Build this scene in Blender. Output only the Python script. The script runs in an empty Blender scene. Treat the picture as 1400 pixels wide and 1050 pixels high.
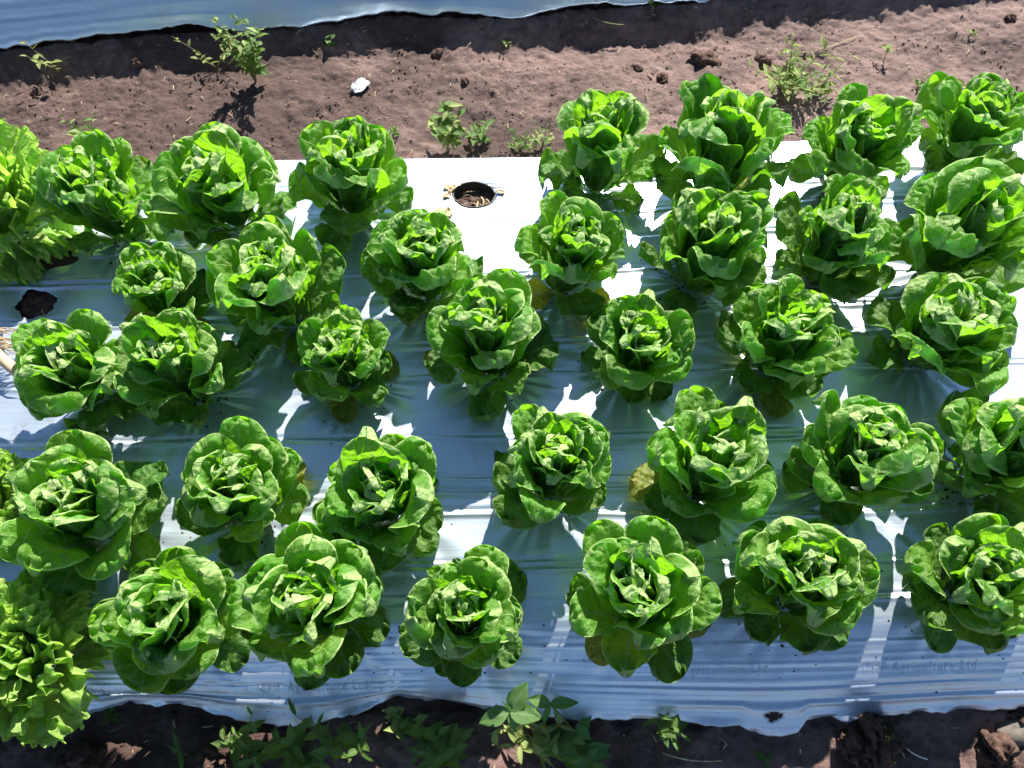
import bpy, math, random
import numpy as np
from mathutils import Matrix, Vector, Euler

R = math.radians
scene = bpy.context.scene
COL = scene.collection

# ------------------------------------------------------------------ camera
CAM_H = 1.65
PITCH = R(62.3)                       # looking down by this much
FPX = 1130.0                          # focal length in pixels of the 1400 px wide photograph
cam = bpy.data.cameras.new('camera')
cam.sensor_width = 36.0
cam.lens = FPX / 1400 * 36.0
cam.clip_start = 0.02
cam.clip_end = 500
cam_o = bpy.data.objects.new('camera', cam)
COL.objects.link(cam_o)
cam_o.location = (0, 0, CAM_H)
cam_o.rotation_euler = (math.pi / 2 - PITCH, 0, 0)
scene.camera = cam_o

# ------------------------------------------------------------------ sky, sun, exposure
SUN_EL, SUN_AZ = R(41.5), R(17)         # azimuth from +Y towards +X
world = bpy.data.worlds.new('World')
scene.world = world
world.use_nodes = True
wn, wl = world.node_tree.nodes, world.node_tree.links
bg = wn['Background']
sky = wn.new('ShaderNodeTexSky')
sky.sky_type = 'NISHITA'
sky.sun_disc = False
sky.sun_elevation = SUN_EL
sky.sun_rotation = SUN_AZ
sky.altitude = 900
sky.air_density = 1.0
sky.dust_density = 0.3
sky.ozone_density = 3.0
wl.new(sky.outputs[0], bg.inputs[0])
bg.inputs[1].default_value = 0.06
sun = bpy.data.lights.new('sun', 'SUN')
sun.energy = 5.0
sun.angle = R(0.53)
sun.color = (1.0, 0.955, 0.88)
sun_o = bpy.data.objects.new('sun', sun)
COL.objects.link(sun_o)
sd = Vector((math.sin(SUN_AZ) * math.cos(SUN_EL), math.cos(SUN_AZ) * math.cos(SUN_EL), math.sin(SUN_EL)))
sun_o.rotation_euler = sd.to_track_quat('Z', 'Y').to_euler()
sun_o.location = sd * 20
vs = scene.view_settings
vs.view_transform = 'Standard'
vs.look = 'None'
vs.gamma = 1
vs.use_curve_mapping = False
vs.exposure = 1.45
scene.cycles.max_bounces = 10
scene.cycles.transmission_bounces = 8
scene.cycles.diffuse_bounces = 5

# ------------------------------------------------------------------ helpers
_sp, _cp = math.sin(PITCH), math.cos(PITCH)


def px(x, y, z=0.0):
    """pixel of the photograph -> point of the place on the level z"""
    a, b = (x - 700) / FPX, (525 - y) / FPX
    d = (a, _cp + b * _sp, -_sp + b * _cp)
    t = (z - CAM_H) / d[2]
    return (d[0] * t, d[1] * t, z)


def depth_of(p):
    return p[1] * _cp + (CAM_H - p[2]) * _sp


def smooth(a, b, x):
    t = np.clip((x - a) / (b - a), 0, 1)
    return t * t * (3 - 2 * t)


def vnoise(x, y, seed=0):
    """value noise, -1..1"""
    x = np.asarray(x, float); y = np.asarray(y, float)
    xi = np.floor(x).astype(np.int64); yi = np.floor(y).astype(np.int64)
    fx = x - xi; fy = y - yi
    fx = fx * fx * fx * (fx * (fx * 6 - 15) + 10)
    fy = fy * fy * fy * (fy * (fy * 6 - 15) + 10)

    def h(i, j):
        n = (i * 374761393 + j * 668265263 + seed * 974634777) & 0x7fffffff
        n = ((n ^ (n >> 13)) * 1274126177) & 0x7fffffff
        n = n ^ (n >> 16)
        return (n & 0xffff) / 32767.5 - 1.0
    return ((h(xi, yi) * (1 - fx) + h(xi + 1, yi) * fx) * (1 - fy)
            + (h(xi, yi + 1) * (1 - fx) + h(xi + 1, yi + 1) * fx) * fy)


def fbm(x, y, seed=0, octv=4, gain=0.5):
    s, a = 0, 1.0
    for k in range(octv):
        s = s + a * vnoise(x * 2 ** k, y * 2 ** k, seed + 17 * k)
        a *= gain
    return s


def mesh_from(name, V, F, mat=None, uv=None, smooth_=True):
    me = bpy.data.meshes.new(name)
    V = np.asarray(V, np.float32)
    if isinstance(F, np.ndarray):
        n, k = F.shape
        me.vertices.add(len(V)); me.vertices.foreach_set('co', V.ravel())
        me.loops.add(n * k); me.loops.foreach_set('vertex_index', F.astype(np.int32).ravel())
        me.polygons.add(n)
        me.polygons.foreach_set('loop_start', np.arange(0, n * k, k, dtype=np.int32))
        me.polygons.foreach_set('loop_total', np.full(n, k, np.int32))
        me.update(calc_edges=True)
    else:
        me.from_pydata([tuple(map(float, v)) for v in V], [], F)
    if uv is not None:
        ul = me.uv_layers.new(name='UVMap')
        vi = np.empty(len(me.loops), np.int32); me.loops.foreach_get('vertex_index', vi)
        ul.data.foreach_set('uv', np.asarray(uv, np.float32)[vi].ravel())
    if smooth_:
        me.polygons.foreach_set('use_smooth', np.ones(len(me.polygons), bool))
    if mat:
        me.materials.append(mat)
    me.update()
    return me


def link(name, me, parent=None, mat4=None):
    o = bpy.data.objects.new(name, me)
    COL.objects.link(o)
    if parent is not None:
        o.parent = parent
    if mat4 is not None:
        o.matrix_local = mat4
    return o


def tag(o, label=None, cat=None, group=None, kind=None):
    if label: o['label'] = label
    if cat: o['category'] = cat
    if group: o['group'] = group
    if kind: o['kind'] = kind
    return o


def grid_faces(nr, nc):
    i = np.arange(nr - 1)[:, None] * nc + np.arange(nc - 1)[None, :]
    return np.stack([i, i + 1, i + nc + 1, i + nc], -1).reshape(-1, 4)


def tube(path, radii, sides=6, cap=True):
    """tube along a path of points -> verts, faces (list)"""
    V, F = [], []
    path = [Vector(p) for p in path]
    n = len(path)
    for i, p in enumerate(path):
        t = (path[min(i + 1, n - 1)] - path[max(i - 1, 0)]).normalized()
        a = t.orthogonal().normalized() if abs(t.z) > .99 else t.cross(Vector((0, 0, 1))).normalized()
        b = t.cross(a)
        for k in range(sides):
            an = 2 * math.pi * k / sides
            V.append(p + (a * math.cos(an) + b * math.sin(an)) * radii[i])
    for i in range(n - 1):
        for k in range(sides):
            F.append((i * sides + k, i * sides + (k + 1) % sides, (i + 1) * sides + (k + 1) % sides, (i + 1) * sides + k))
    if cap:
        F.append(tuple(range(sides))[::-1])
        F.append(tuple((n - 1) * sides + k for k in range(sides)))
    return V, F


# ------------------------------------------------------------------ materials
def new_mat(name):
    m = bpy.data.materials.new(name)
    m.use_nodes = True
    nt = m.node_tree
    for n in list(nt.nodes):
        nt.nodes.remove(n)
    out = nt.nodes.new('ShaderNodeOutputMaterial')
    return m, nt, out


def N(nt, t, **kw):
    n = nt.nodes.new(t)
    for k, v in kw.items():
        if k == 'ins':
            for kk, vv in v.items():
                n.inputs[kk].default_value = vv
        else:
            setattr(n, k, v)
    return n


def mth(nt, op, a, b=None, clamp=False):
    n = nt.nodes.new('ShaderNodeMath'); n.operation = op; n.use_clamp = clamp
    for i, v in enumerate((a, b)):
        if v is None: continue
        if isinstance(v, (int, float)): n.inputs[i].default_value = v
        else: nt.links.new(v, n.inputs[i])
    return n.outputs[0]


def sstep(nt, lo, hi, x):
    n = nt.nodes.new('ShaderNodeMapRange'); n.interpolation_type = 'SMOOTHSTEP'
    for i, v in ((0, x), (1, lo), (2, hi)):
        if isinstance(v, (int, float)): n.inputs[i].default_value = v
        else: nt.links.new(v, n.inputs[i])
    return n.outputs[0]


def mixc(nt, fac, a, b, mode='MIX'):
    n = nt.nodes.new('ShaderNodeMix'); n.data_type = 'RGBA'; n.blend_type = mode
    for i, v in ((0, fac), (6, a), (7, b)):
        if isinstance(v, (int, float)): n.inputs[i].default_value = v
        elif isinstance(v, tuple): n.inputs[i].default_value = v if len(v) == 4 else (*v, 1)
        else: nt.links.new(v, n.inputs[i])
    return n.outputs[2]


def leaf_material(name, refl, trans, vein_c, tfac=0.5, rough=0.36, veins=7.0, blister=0.9, edge_c=None, spots=0.0):
    m, nt, out = new_mat(name)
    L = nt.links
    uvn = N(nt, 'ShaderNodeUVMap'); sep = N(nt, 'ShaderNodeSeparateXYZ'); L.new(uvn.outputs[0], sep.inputs[0])
    u, v = sep.outputs[0], sep.outputs[1]
    a = mth(nt, 'MULTIPLY', mth(nt, 'ABSOLUTE', mth(nt, 'SUBTRACT', u, 0.5)), 2.0)
    tc = N(nt, 'ShaderNodeTexCoord'); obn = N(nt, 'ShaderNodeObjectInfo')
    addv = N(nt, 'ShaderNodeVectorMath', operation='ADD')
    L.new(tc.outputs['Object'], addv.inputs[0])
    mulr = N(nt, 'ShaderNodeVectorMath', operation='SCALE'); cmb = N(nt, 'ShaderNodeCombineXYZ')
    for i in range(3): L.new(obn.outputs['Random'], cmb.inputs[i])
    L.new(cmb.outputs[0], mulr.inputs[0]); mulr.inputs['Scale'].default_value = 7.0
    L.new(mulr.outputs[0], addv.inputs[1])
    P = addv.outputs[0]
    nz = N(nt, 'ShaderNodeTexNoise', ins={'Scale': 22.0, 'Detail': 3.0}); L.new(P, nz.inputs['Vector'])
    nz2 = N(nt, 'ShaderNodeTexNoise', ins={'Scale': 120.0, 'Detail': 4.0, 'Roughness': 0.65}); L.new(P, nz2.inputs['Vector'])
    # midrib
    wid = mth(nt, 'MULTIPLY', mth(nt, 'POWER', mth(nt, 'SUBTRACT', 1.02, v), 1.4), 0.46)
    wid = mth(nt, 'ADD', wid, 0.012)
    rib = mth(nt, 'SUBTRACT', 1.0, sstep(nt, mth(nt, 'MULTIPLY', wid, 0.35), wid, a))
    # side veins
    q = mth(nt, 'SUBTRACT', mth(nt, 'MULTIPLY', v, veins), mth(nt, 'MULTIPLY', mth(nt, 'POWER', a, 0.8), 1.9))
    q = mth(nt, 'ADD', q, mth(nt, 'MULTIPLY', nz.outputs[0], 1.1))
    fr = mth(nt, 'ABSOLUTE', mth(nt, 'SUBTRACT', mth(nt, 'FRACT', q), 0.5))
    vein = mth(nt, 'SUBTRACT', 1.0, sstep(nt, 0.015, 0.075, fr))
    vein = mth(nt, 'MULTIPLY', vein, mth(nt, 'SUBTRACT', 1.0, sstep(nt, 0.55, 0.98, a)))
    # blisters between the veins
    vo = N(nt, 'ShaderNodeTexVoronoi', feature='SMOOTH_F1', ins={'Scale': 95.0, 'Smoothness': 0.6, 'Randomness': 1.0})
    L.new(P, vo.inputs['Vector'])
    ve = N(nt, 'ShaderNodeTexVoronoi', feature='DISTANCE_TO_EDGE', ins={'Scale': 95.0}); L.new(P, ve.inputs['Vector'])
    net = mth(nt, 'SUBTRACT', 1.0, sstep(nt, 0.0, 0.07, ve.outputs['Distance']))
    # colours
    var = mth(nt, 'ADD', mth(nt, 'MULTIPLY', nz.outputs[0], 0.45), mth(nt, 'MULTIPLY', nz2.outputs[0], 0.55))
    dark = tuple(c * 0.84 for c in refl); lite = tuple(min(1, c * 1.16) for c in refl)
    base = mixc(nt, sstep(nt, 0.3, 0.7, var), dark, lite)
    tdark = tuple(c * 0.85 for c in trans); tlite = tuple(min(1, c * 1.2) for c in trans)
    tb = mixc(nt, sstep(nt, 0.3, 0.7, var), tdark, tlite)
    hsv = N(nt, 'ShaderNodeHueSaturation')
    L.new(mth(nt, 'ADD', 0.487, mth(nt, 'MULTIPLY', obn.outputs['Random'], 0.024)), hsv.inputs['Hue'])
    L.new(mth(nt, 'ADD', 0.82, mth(nt, 'MULTIPLY', obn.outputs['Random'], 0.36)), hsv.inputs['Value'])
    L.new(base, hsv.inputs['Color'])
    base = hsv.outputs[0]
    vf = mth(nt, 'MAXIMUM', rib, mth(nt, 'MAXIMUM', mth(nt, 'MULTIPLY', vein, 0.80), mth(nt, 'MULTIPLY', net, 0.34)))
    base = mixc(nt, vf, base, vein_c)
    tb = mixc(nt, mth(nt, 'MULTIPLY', vf, 0.8), tb, tuple(min(1, c * 1.15) for c in vein_c))
    if edge_c:
        ed = mth(nt, 'MAXIMUM', sstep(nt, 0.925, 0.975, a), sstep(nt, 0.955, 0.985, v))
        base = mixc(nt, mth(nt, 'MULTIPLY', ed, 0.85), base, edge_c)
    if spots:
        sp = mth(nt, 'MULTIPLY', sstep(nt, 0.58, 0.72, nz.outputs[0]), sstep(nt, 0.75, 1.0, mth(nt, 'MAXIMUM', a, v)))
        base = mixc(nt, mth(nt, 'MULTIPLY', sp, spots), base, (0.22, 0.13, 0.03))
        tb = mixc(nt, mth(nt, 'MULTIPLY', sp, spots), tb, (0.30, 0.17, 0.03))
    # relief
    h = mth(nt, 'ADD', mth(nt, 'MULTIPLY', mth(nt, 'SUBTRACT', 1.0, vo.outputs['Distance']), 0.55),
            mth(nt, 'MULTIPLY', nz2.outputs[0], 0.5))
    h = mth(nt, 'SUBTRACT', h, mth(nt, 'MULTIPLY', vein, 0.16))
    bp = N(nt, 'ShaderNodeBump', ins={'Strength': blister, 'Distance': 0.0095}); L.new(h, bp.inputs['Height'])
    pr = N(nt, 'ShaderNodeBsdfPrincipled', ins={'IOR': 1.42})
    L.new(base, pr.inputs['Base Color']); L.new(bp.outputs[0], pr.inputs['Normal'])
    L.new(mth(nt, 'ADD', rough - .06, mth(nt, 'MULTIPLY', nz2.outputs[0], 0.16)), pr.inputs['Roughness'])
    tr = N(nt, 'ShaderNodeBsdfTranslucent'); L.new(tb, tr.inputs[0]); L.new(bp.outputs[0], tr.inputs['Normal'])
    mx = N(nt, 'ShaderNodeMixShader', ins={0: tfac}); L.new(pr.outputs[0], mx.inputs[1]); L.new(tr.outputs[0], mx.inputs[2])
    L.new(mx.outputs[0], out.inputs[0])
    return m


M = {}
M['leaf_outer'] = leaf_material('leaf_outer', (0.058, 0.140, 0.020), (0.15, 0.42, 0.008), (0.16, 0.29, 0.07), 0.38, 0.44, edge_c=(0.24, 0.38, 0.10), spots=0.5)
M['leaf_mid'] = leaf_material('leaf_mid', (0.090, 0.208, 0.026), (0.30, 0.72, 0.012), (0.26, 0.41, 0.11), 0.43, 0.42, edge_c=(0.44, 0.58, 0.22))
M['leaf_heart'] = leaf_material('leaf_heart', (0.165, 0.315, 0.048), (0.36, 0.74, 0.025), (0.38, 0.51, 0.19), 0.44, 0.42, edge_c=(0.50, 0.62, 0.28))
M['leaf_frilly'] = leaf_material('leaf_frilly', (0.33, 0.50, 0.12), (0.44, 0.76, 0.07), (0.42, 0.54, 0.20), 0.5, 0.40, veins=8, edge_c=(0.44, 0.58, 0.16))
M['leaf_old'] = leaf_material('leaf_old', (0.17, 0.20, 0.035), (0.40, 0.46, 0.02), (0.30, 0.34, 0.10), 0.45, 0.45, edge_c=(0.30, 0.26, 0.08), spots=0.9)
M['weed_leaf'] = leaf_material('weed_leaf', (0.09, 0.18, 0.030), (0.24, 0.42, 0.02), (0.16, 0.26, 0.08), 0.42, 0.42, veins=6, blister=0.3)
M['weed_leaf_pale'] = leaf_material('weed_leaf_pale', (0.26, 0.34, 0.09), (0.46, 0.54, 0.06), (0.30, 0.36, 0.15), 0.42, 0.42, veins=6, blister=0.3)
M['broad_leaf'] = leaf_material('broad_leaf', (0.12, 0.26, 0.07), (0.20, 0.40, 0.05), (0.20, 0.33, 0.12), 0.42, 0.36, veins=9, blister=0.4)


def simple_mat(name, c1, c2, scale=40, rough=0.8, bump=0.4, dist=0.002, spec=0.3, stretch=None):
    m, nt, out = new_mat(name)
    L = nt.links
    tc = N(nt, 'ShaderNodeTexCoord')
    src = tc.outputs['Object']
    if stretch:
        mp = N(nt, 'ShaderNodeMapping'); mp.inputs['Scale'].default_value = stretch
        L.new(src, mp.inputs[0]); src = mp.outputs[0]
    nz = N(nt, 'ShaderNodeTexNoise', ins={'Scale': scale, 'Detail': 6.0, 'Roughness': 0.65}); L.new(src, nz.inputs['Vector'])
    col = mixc(nt, sstep(nt, 0.32, 0.68, nz.outputs[0]), c1, c2)
    bp = N(nt, 'ShaderNodeBump', ins={'Strength': bump, 'Distance': dist}); L.new(nz.outputs[0], bp.inputs['Height'])
    pr = N(nt, 'ShaderNodeBsdfPrincipled', ins={'Roughness': rough, 'Specular IOR Level': spec})
    L.new(col, pr.inputs['Base Color']); L.new(bp.outputs[0], pr.inputs['Normal'])
    L.new(pr.outputs[0], out.inputs[0])
    return m


M['stem'] = simple_mat('stem', (0.14, 0.17, 0.05), (0.24, 0.17, 0.08), 60, 0.6)
M['dry'] = simple_mat('dry', (0.34, 0.24, 0.13), (0.60, 0.48, 0.31), 60, 0.75)
M['dry_pale'] = simple_mat('dry_pale', (0.55, 0.47, 0.36), (0.78, 0.72, 0.62), 50, 0.7)
M['clod'] = simple_mat('clod', (0.05, 0.030, 0.023), (0.125, 0.078, 0.060), 55, 0.95, 0.9, 0.006, 0.15)
M['wood'] = simple_mat('wood', (0.40, 0.28, 0.15), (0.58, 0.44, 0.27), 30, 0.6, 0.4, 0.001, 0.3, (1, 1, .1))
M['stone'] = simple_mat('stone', (0.10, 0.085, 0.07), (0.17, 0.15, 0.125), 30, 0.85, 0.5, 0.004)
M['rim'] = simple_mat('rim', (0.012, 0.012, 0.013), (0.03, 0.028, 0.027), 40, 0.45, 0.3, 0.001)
M['scrap'] = simple_mat('scrap', (0.26, 0.28, 0.30), (0.50, 0.52, 0.54), 60, 0.4, 0.8, 0.005)
M['root_skin'] = simple_mat('root_skin', (0.52, 0.36, 0.28), (0.68, 0.52, 0.42), 40, 0.55)
M['print_ink'] = simple_mat('print_ink', (0.40, 0.47, 0.56), (0.46, 0.53, 0.63), 700, 0.4, 0.0)
M['moss'] = simple_mat('moss', (0.10, 0.14, 0.03), (0.25, 0.25, 0.06), 200, 0.9, 0.8, 0.003)


def soil_material():
    m, nt, out = new_mat('soil')
    L = nt.links
    tc = N(nt, 'ShaderNodeTexCoord'); P = tc.outputs['Object']
    big = N(nt, 'ShaderNodeTexNoise', ins={'Scale': 3.2, 'Detail': 5.0, 'Roughness': 0.6, 'Distortion': 0.4}); L.new(P, big.inputs['Vector'])
    mid = N(nt, 'ShaderNodeTexNoise', ins={'Scale': 28.0, 'Detail': 8.0, 'Roughness': 0.72}); L.new(P, mid.inputs['Vector'])
    fine = N(nt, 'ShaderNodeTexNoise', ins={'Scale': 190.0, 'Detail': 5.0, 'Roughness': 0.75}); L.new(P, fine.inputs['Vector'])
    sepp = N(nt, 'ShaderNodeSeparateXYZ'); L.new(P, sepp.inputs[0])
    moist = (0.062, 0.031, 0.022)
    dry = (0.200, 0.124, 0.104)
    f = mth(nt, 'ADD', mth(nt, 'MULTIPLY', big.outputs[0], 0.62), mth(nt, 'MULTIPLY', mid.outputs[0], 0.42))
    # drier crust to the right of the plot
    f = mth(nt, 'ADD', f, mth(nt, 'MULTIPLY', sstep(nt, -1.2, 1.4, sepp.outputs[0]), 0.14))
    col = mixc(nt, sstep(nt, 0.49, 0.73, f), moist, dry)
    spk = sstep(nt, 0.60, 0.72, fine.outputs[0])
    col = mixc(nt, mth(nt, 'MULTIPLY', spk, 0.45), col, (0.34, 0.25, 0.225))
    spd = mth(nt, 'SUBTRACT', 1.0, sstep(nt, 0.30, 0.42, fine.outputs[0]))
    col = mixc(nt, mth(nt, 'MULTIPLY', spd, 0.5), col, (0.04, 0.026, 0.02))
    h = mth(nt, 'ADD', mth(nt, 'MULTIPLY', mid.outputs[0], 1.0), mth(nt, 'MULTIPLY', fine.outputs[0], 0.85))
    bp = N(nt, 'ShaderNodeBump', ins={'Strength': 0.8, 'Distance': 0.009}); L.new(h, bp.inputs['Height'])
    pr = N(nt, 'ShaderNodeBsdfPrincipled', ins={'Roughness': 0.68, 'Specular IOR Level': 0.45})
    L.new(col, pr.inputs['Base Color']); L.new(bp.outputs[0], pr.inputs['Normal'])
    L.new(pr.outputs[0], out.inputs[0])
    return m


def film_material():
    m, nt, out = new_mat('film')
    L = nt.links
    tc = N(nt, 'ShaderNodeTexCoord'); P = tc.outputs['Object']
    mp = N(nt, 'ShaderNodeMapping'); mp.inputs['Scale'].default_value = (1.3, 55, 6); L.new(P, mp.inputs[0])
    st = N(nt, 'ShaderNodeTexNoise', ins={'Scale': 1.0, 'Detail': 4.0, 'Roughness': 0.6, 'Distortion': 0.3}); L.new(mp.outputs[0], st.inputs['Vector'])
    dirt = N(nt, 'ShaderNodeTexNoise', ins={'Scale': 5.0, 'Detail': 6.0, 'Roughness': 0.65}); L.new(P, dirt.inputs['Vector'])
    spk = N(nt, 'ShaderNodeTexNoise', ins={'Scale': 160.0, 'Detail': 2.0}); L.new(P, spk.inputs['Vector'])
    col = mixc(nt, mth(nt, 'MULTIPLY', sstep(nt, 0.5, 0.8, dirt.outputs[0]), 0.45), (0.50, 0.575, 0.675), (0.44, 0.45, 0.44))
    spm = mth(nt, 'MULTIPLY', sstep(nt, 0.70, 0.76, spk.outputs[0]), sstep(nt, 0.45, 0.65, dirt.outputs[0]))
    col = mixc(nt, mth(nt, 'MULTIPLY', spm, 0.7), col, (0.10, 0.075, 0.06))
    spl = N(nt, 'ShaderNodeTexNoise', ins={'Scale': 60.0, 'Detail': 4.0, 'Roughness': 0.7}); L.new(P, spl.inputs['Vector'])
    big = N(nt, 'ShaderNodeTexNoise', ins={'Scale': 2.6, 'Detail': 3.0}); L.new(P, big.inputs['Vector'])
    sm = mth(nt, 'MULTIPLY', sstep(nt, 0.54, 0.68, spl.outputs[0]), sstep(nt, 0.50, 0.66, big.outputs[0]))
    col = mixc(nt, mth(nt, 'MULTIPLY', sm, 0.55), col, (0.26, 0.21, 0.17))
    ring = N(nt, 'ShaderNodeTexVoronoi', feature='F1', ins={'Scale': 26.0}); L.new(P, ring.inputs['Vector'])
    rg_ = mth(nt, 'SUBTRACT', 1.0, sstep(nt, 0.0, 0.035, mth(nt, 'ABSOLUTE', mth(nt, 'SUBTRACT', ring.outputs['Distance'], 0.22))))
    rg_ = mth(nt, 'MULTIPLY', rg_, sstep(nt, 0.48, 0.60, dirt.outputs[0]))
    col = mixc(nt, mth(nt, 'MULTIPLY', rg_, 0.20), col, (0.30, 0.30, 0.29))
    mp2 = N(nt, 'ShaderNodeMapping'); mp2.inputs['Scale'].default_value = (14, 150, 20); L.new(P, mp2.inputs[0])
    cr = N(nt, 'ShaderNodeTexNoise', ins={'Scale': 1.0, 'Detail': 3.0, 'Roughness': 0.6, 'Distortion': 0.8}); L.new(mp2.outputs[0], cr.inputs['Vector'])
    crm = mth(nt, 'MULTIPLY', mth(nt, 'MULTIPLY', cr.outputs[0], 0.30), sstep(nt, 0.40, 0.62, big.outputs[0]))
    bp = N(nt, 'ShaderNodeBump', ins={'Strength': 0.30, 'Distance': 0.004}); L.new(mth(nt, 'ADD', st.outputs[0], crm), bp.inputs['Height'])
    pr = N(nt, 'ShaderNodeBsdfPrincipled', ins={'Metallic': 0.6, 'IOR': 1.5})
    L.new(col, pr.inputs['Base Color']); L.new(bp.outputs[0], pr.inputs['Normal'])
    L.new(mth(nt, 'ADD', 0.22, mth(nt, 'MULTIPLY', dirt.outputs[0], 0.22)), pr.inputs['Roughness'])
    L.new(pr.outputs[0], out.inputs[0])
    return m


M['soil'] = soil_material()
M['film'] = film_material()

# ------------------------------------------------------------------ the bed and its film
def poly_world(pts, z):
    P = np.array([px(x, y, z)[:2] for x, y in pts])
    return P[:, 0], P[:, 1]


Z_EDGE = -0.135
fe = [(80, 978), (120, 980), (180, 964), (260, 966), (330, 984), (395, 994), (440, 988), (505, 966), (545, 955), (620, 965),
      (700, 977), (800, 983), (900, 985), (1012, 990), (1030, 1003), (1062, 1008), (1094, 1001), (1102, 986), (1200, 981), (1290, 973), (1400, 970)]
FEX, FEY = poly_world(fe, Z_EDGE)
BKX, BKY = poly_world([(-150, 242), (60, 230), (380, 216), (740, 212), (900, 199), (1290, 181), (1450, 173)], 0.0)
B2X, B2Y = poly_world([(-260, 92), (0, 67), (105, 56), (262, 40), (330, 42), (410, 35), (530, 20), (620, 21), (700, 23), (760, 14), (830, 8), (950, 2), (1500, -55)], -0.08)


_gx = np.linspace(-2.2, 2.2, 441)


def _lowpass(X, Y, sig):
    k = np.exp(-0.5 * (np.arange(-60, 61) * 0.01 / sig) ** 2); k /= k.sum()
    return np.convolve(np.pad(np.interp(_gx, X, Y), 60, mode='edge'), k, mode='valid')


FE0 = _lowpass(FEX, FEY, 0.16)
B20 = _lowpass(B2X, B2Y, 0.13)


def yF(x): return np.interp(x, FEX, FEY)
def yF0(x): return np.interp(x, _gx, FE0)
def yB20(x): return np.interp(x, _gx, B20)
def yS(x): return 0.350 + 0.012 * x                 # front shoulder
def yB(x): return np.interp(x, BKX, BKY)            # back shoulder
def yB2(x): return np.interp(x, B2X, B2Y)


PLANTS_XY = []                                       # filled before the film is built
HOLES = []                                           # (x, y, rx, ry, ragged)


def film_pos(x, t):
    """t 0..1 front slope, 1..2 flat top, 2..3 back slope -> y, z"""
    f, s, b = yF0(x), yS(x), yB(x)
    t = np.asarray(t, float)
    y = np.where(t < 1, f + (s - f) * t, np.where(t < 2, s + (b - s) * (t - 1), b + 0.035 * (t - 2)))
    c = np.clip(t - 1, 0, 1)
    top = -0.012 + 0.020 * np.sin(np.pi * c) ** 0.8 + 0.004 * c
    slope = np.where(t < 1, (Z_EDGE + 0.012) * (1 - np.clip(t, 0, 1)) ** 1.35, 0)
    back = np.where(t > 2, -0.11 * (t - 2) ** 1.3, 0)
    z = top + slope + back
    # slack of the sheet
    flat = smooth(0.0, 0.5, t) * (1 - smooth(1.96, 2.0, t))
    z = z + flat * 0.0055 * fbm(x * 2.6, y * 4.5, 5, 2)
    # long creases of the stretched film
    for i, (c0, h, w) in enumerate(CREASES):
        wob = c0 + 0.010 * vnoise(x * 1.7, x * 0 + i * 3.1, 31 + i) + 0.0015 * vnoise(x * 12, x * 0 + i, 91 + i)
        env = smooth(-0.55, 0.35, vnoise(x * 1.6 + 10 * i, x * 0 + .37 * i, 61 + i))
        d = (t - wob) / w
        z = z + h * env * (np.exp(-d * d) - 0.7 * np.exp(-((d - 1.9) / 1.0) ** 2))
    # fine wrinkles on the shoulders
    sh = np.exp(-((t - 0.55) / 0.42) ** 2)
    z = z + sh * 0.0013 * vnoise(x * 1.5, t * 26, 7) + sh * 0.0004 * vnoise(x * 4, t * 70, 8)
    for (cx, cy) in PLANTS_XY:
        dx, dy = x - cx, y - cy
        r = np.sqrt(dx * dx + dy * dy)
        a = np.arctan2(dy, dx)
        k = np.exp(-((r - 0.075) / 0.065) ** 2)
        z = z + k * (0.0022 * np.sin(a * 15 + 3 * vnoise(a * 2, r * 0 + cx * 9, 4)) + 0.004)
    for (cx, cy, rx, ry, rg) in HOLES:
        q = np.sqrt(((x - cx) / rx) ** 2 + ((y - cy) / ry) ** 2)
        z = z - 0.006 * np.exp(-np.maximum(q - 1, 0) * 3.0)
    return y, z


rngC = random.Random(4)
CREASES = [(0.16, 0.0032, 0.028), (0.30, 0.0022, 0.018), (0.72, 0.0012, 0.02)]
for c0 in (1.03, 1.085, 1.16, 1.225, 1.315, 1.42, 1.50, 1.56, 1.655, 1.74, 1.82, 1.90):
    c0 += rngC.uniform(-.012, .012)
    CREASES.append((c0, rngC.uniform(0.0032, 0.0052) * (1.5 if c0 > 1.6 else 1), 0.0042))
    CREASES.append((c0 + 0.012, rngC.uniform(0.0014, 0.0026), 0.0028))


def film_z(x, y):
    """height of the built film, read back from its grid"""
    xs, Y, Z = FILM_GRID
    i = int(np.clip(np.searchsorted(xs, x) - 1, 0, len(xs) - 2))
    f = (x - xs[i]) / (xs[i + 1] - xs[i])
    return float(np.interp(y, Y[:, i], Z[:, i]) * (1 - f) + np.interp(y, Y[:, i + 1], Z[:, i + 1]) * f)


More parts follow.
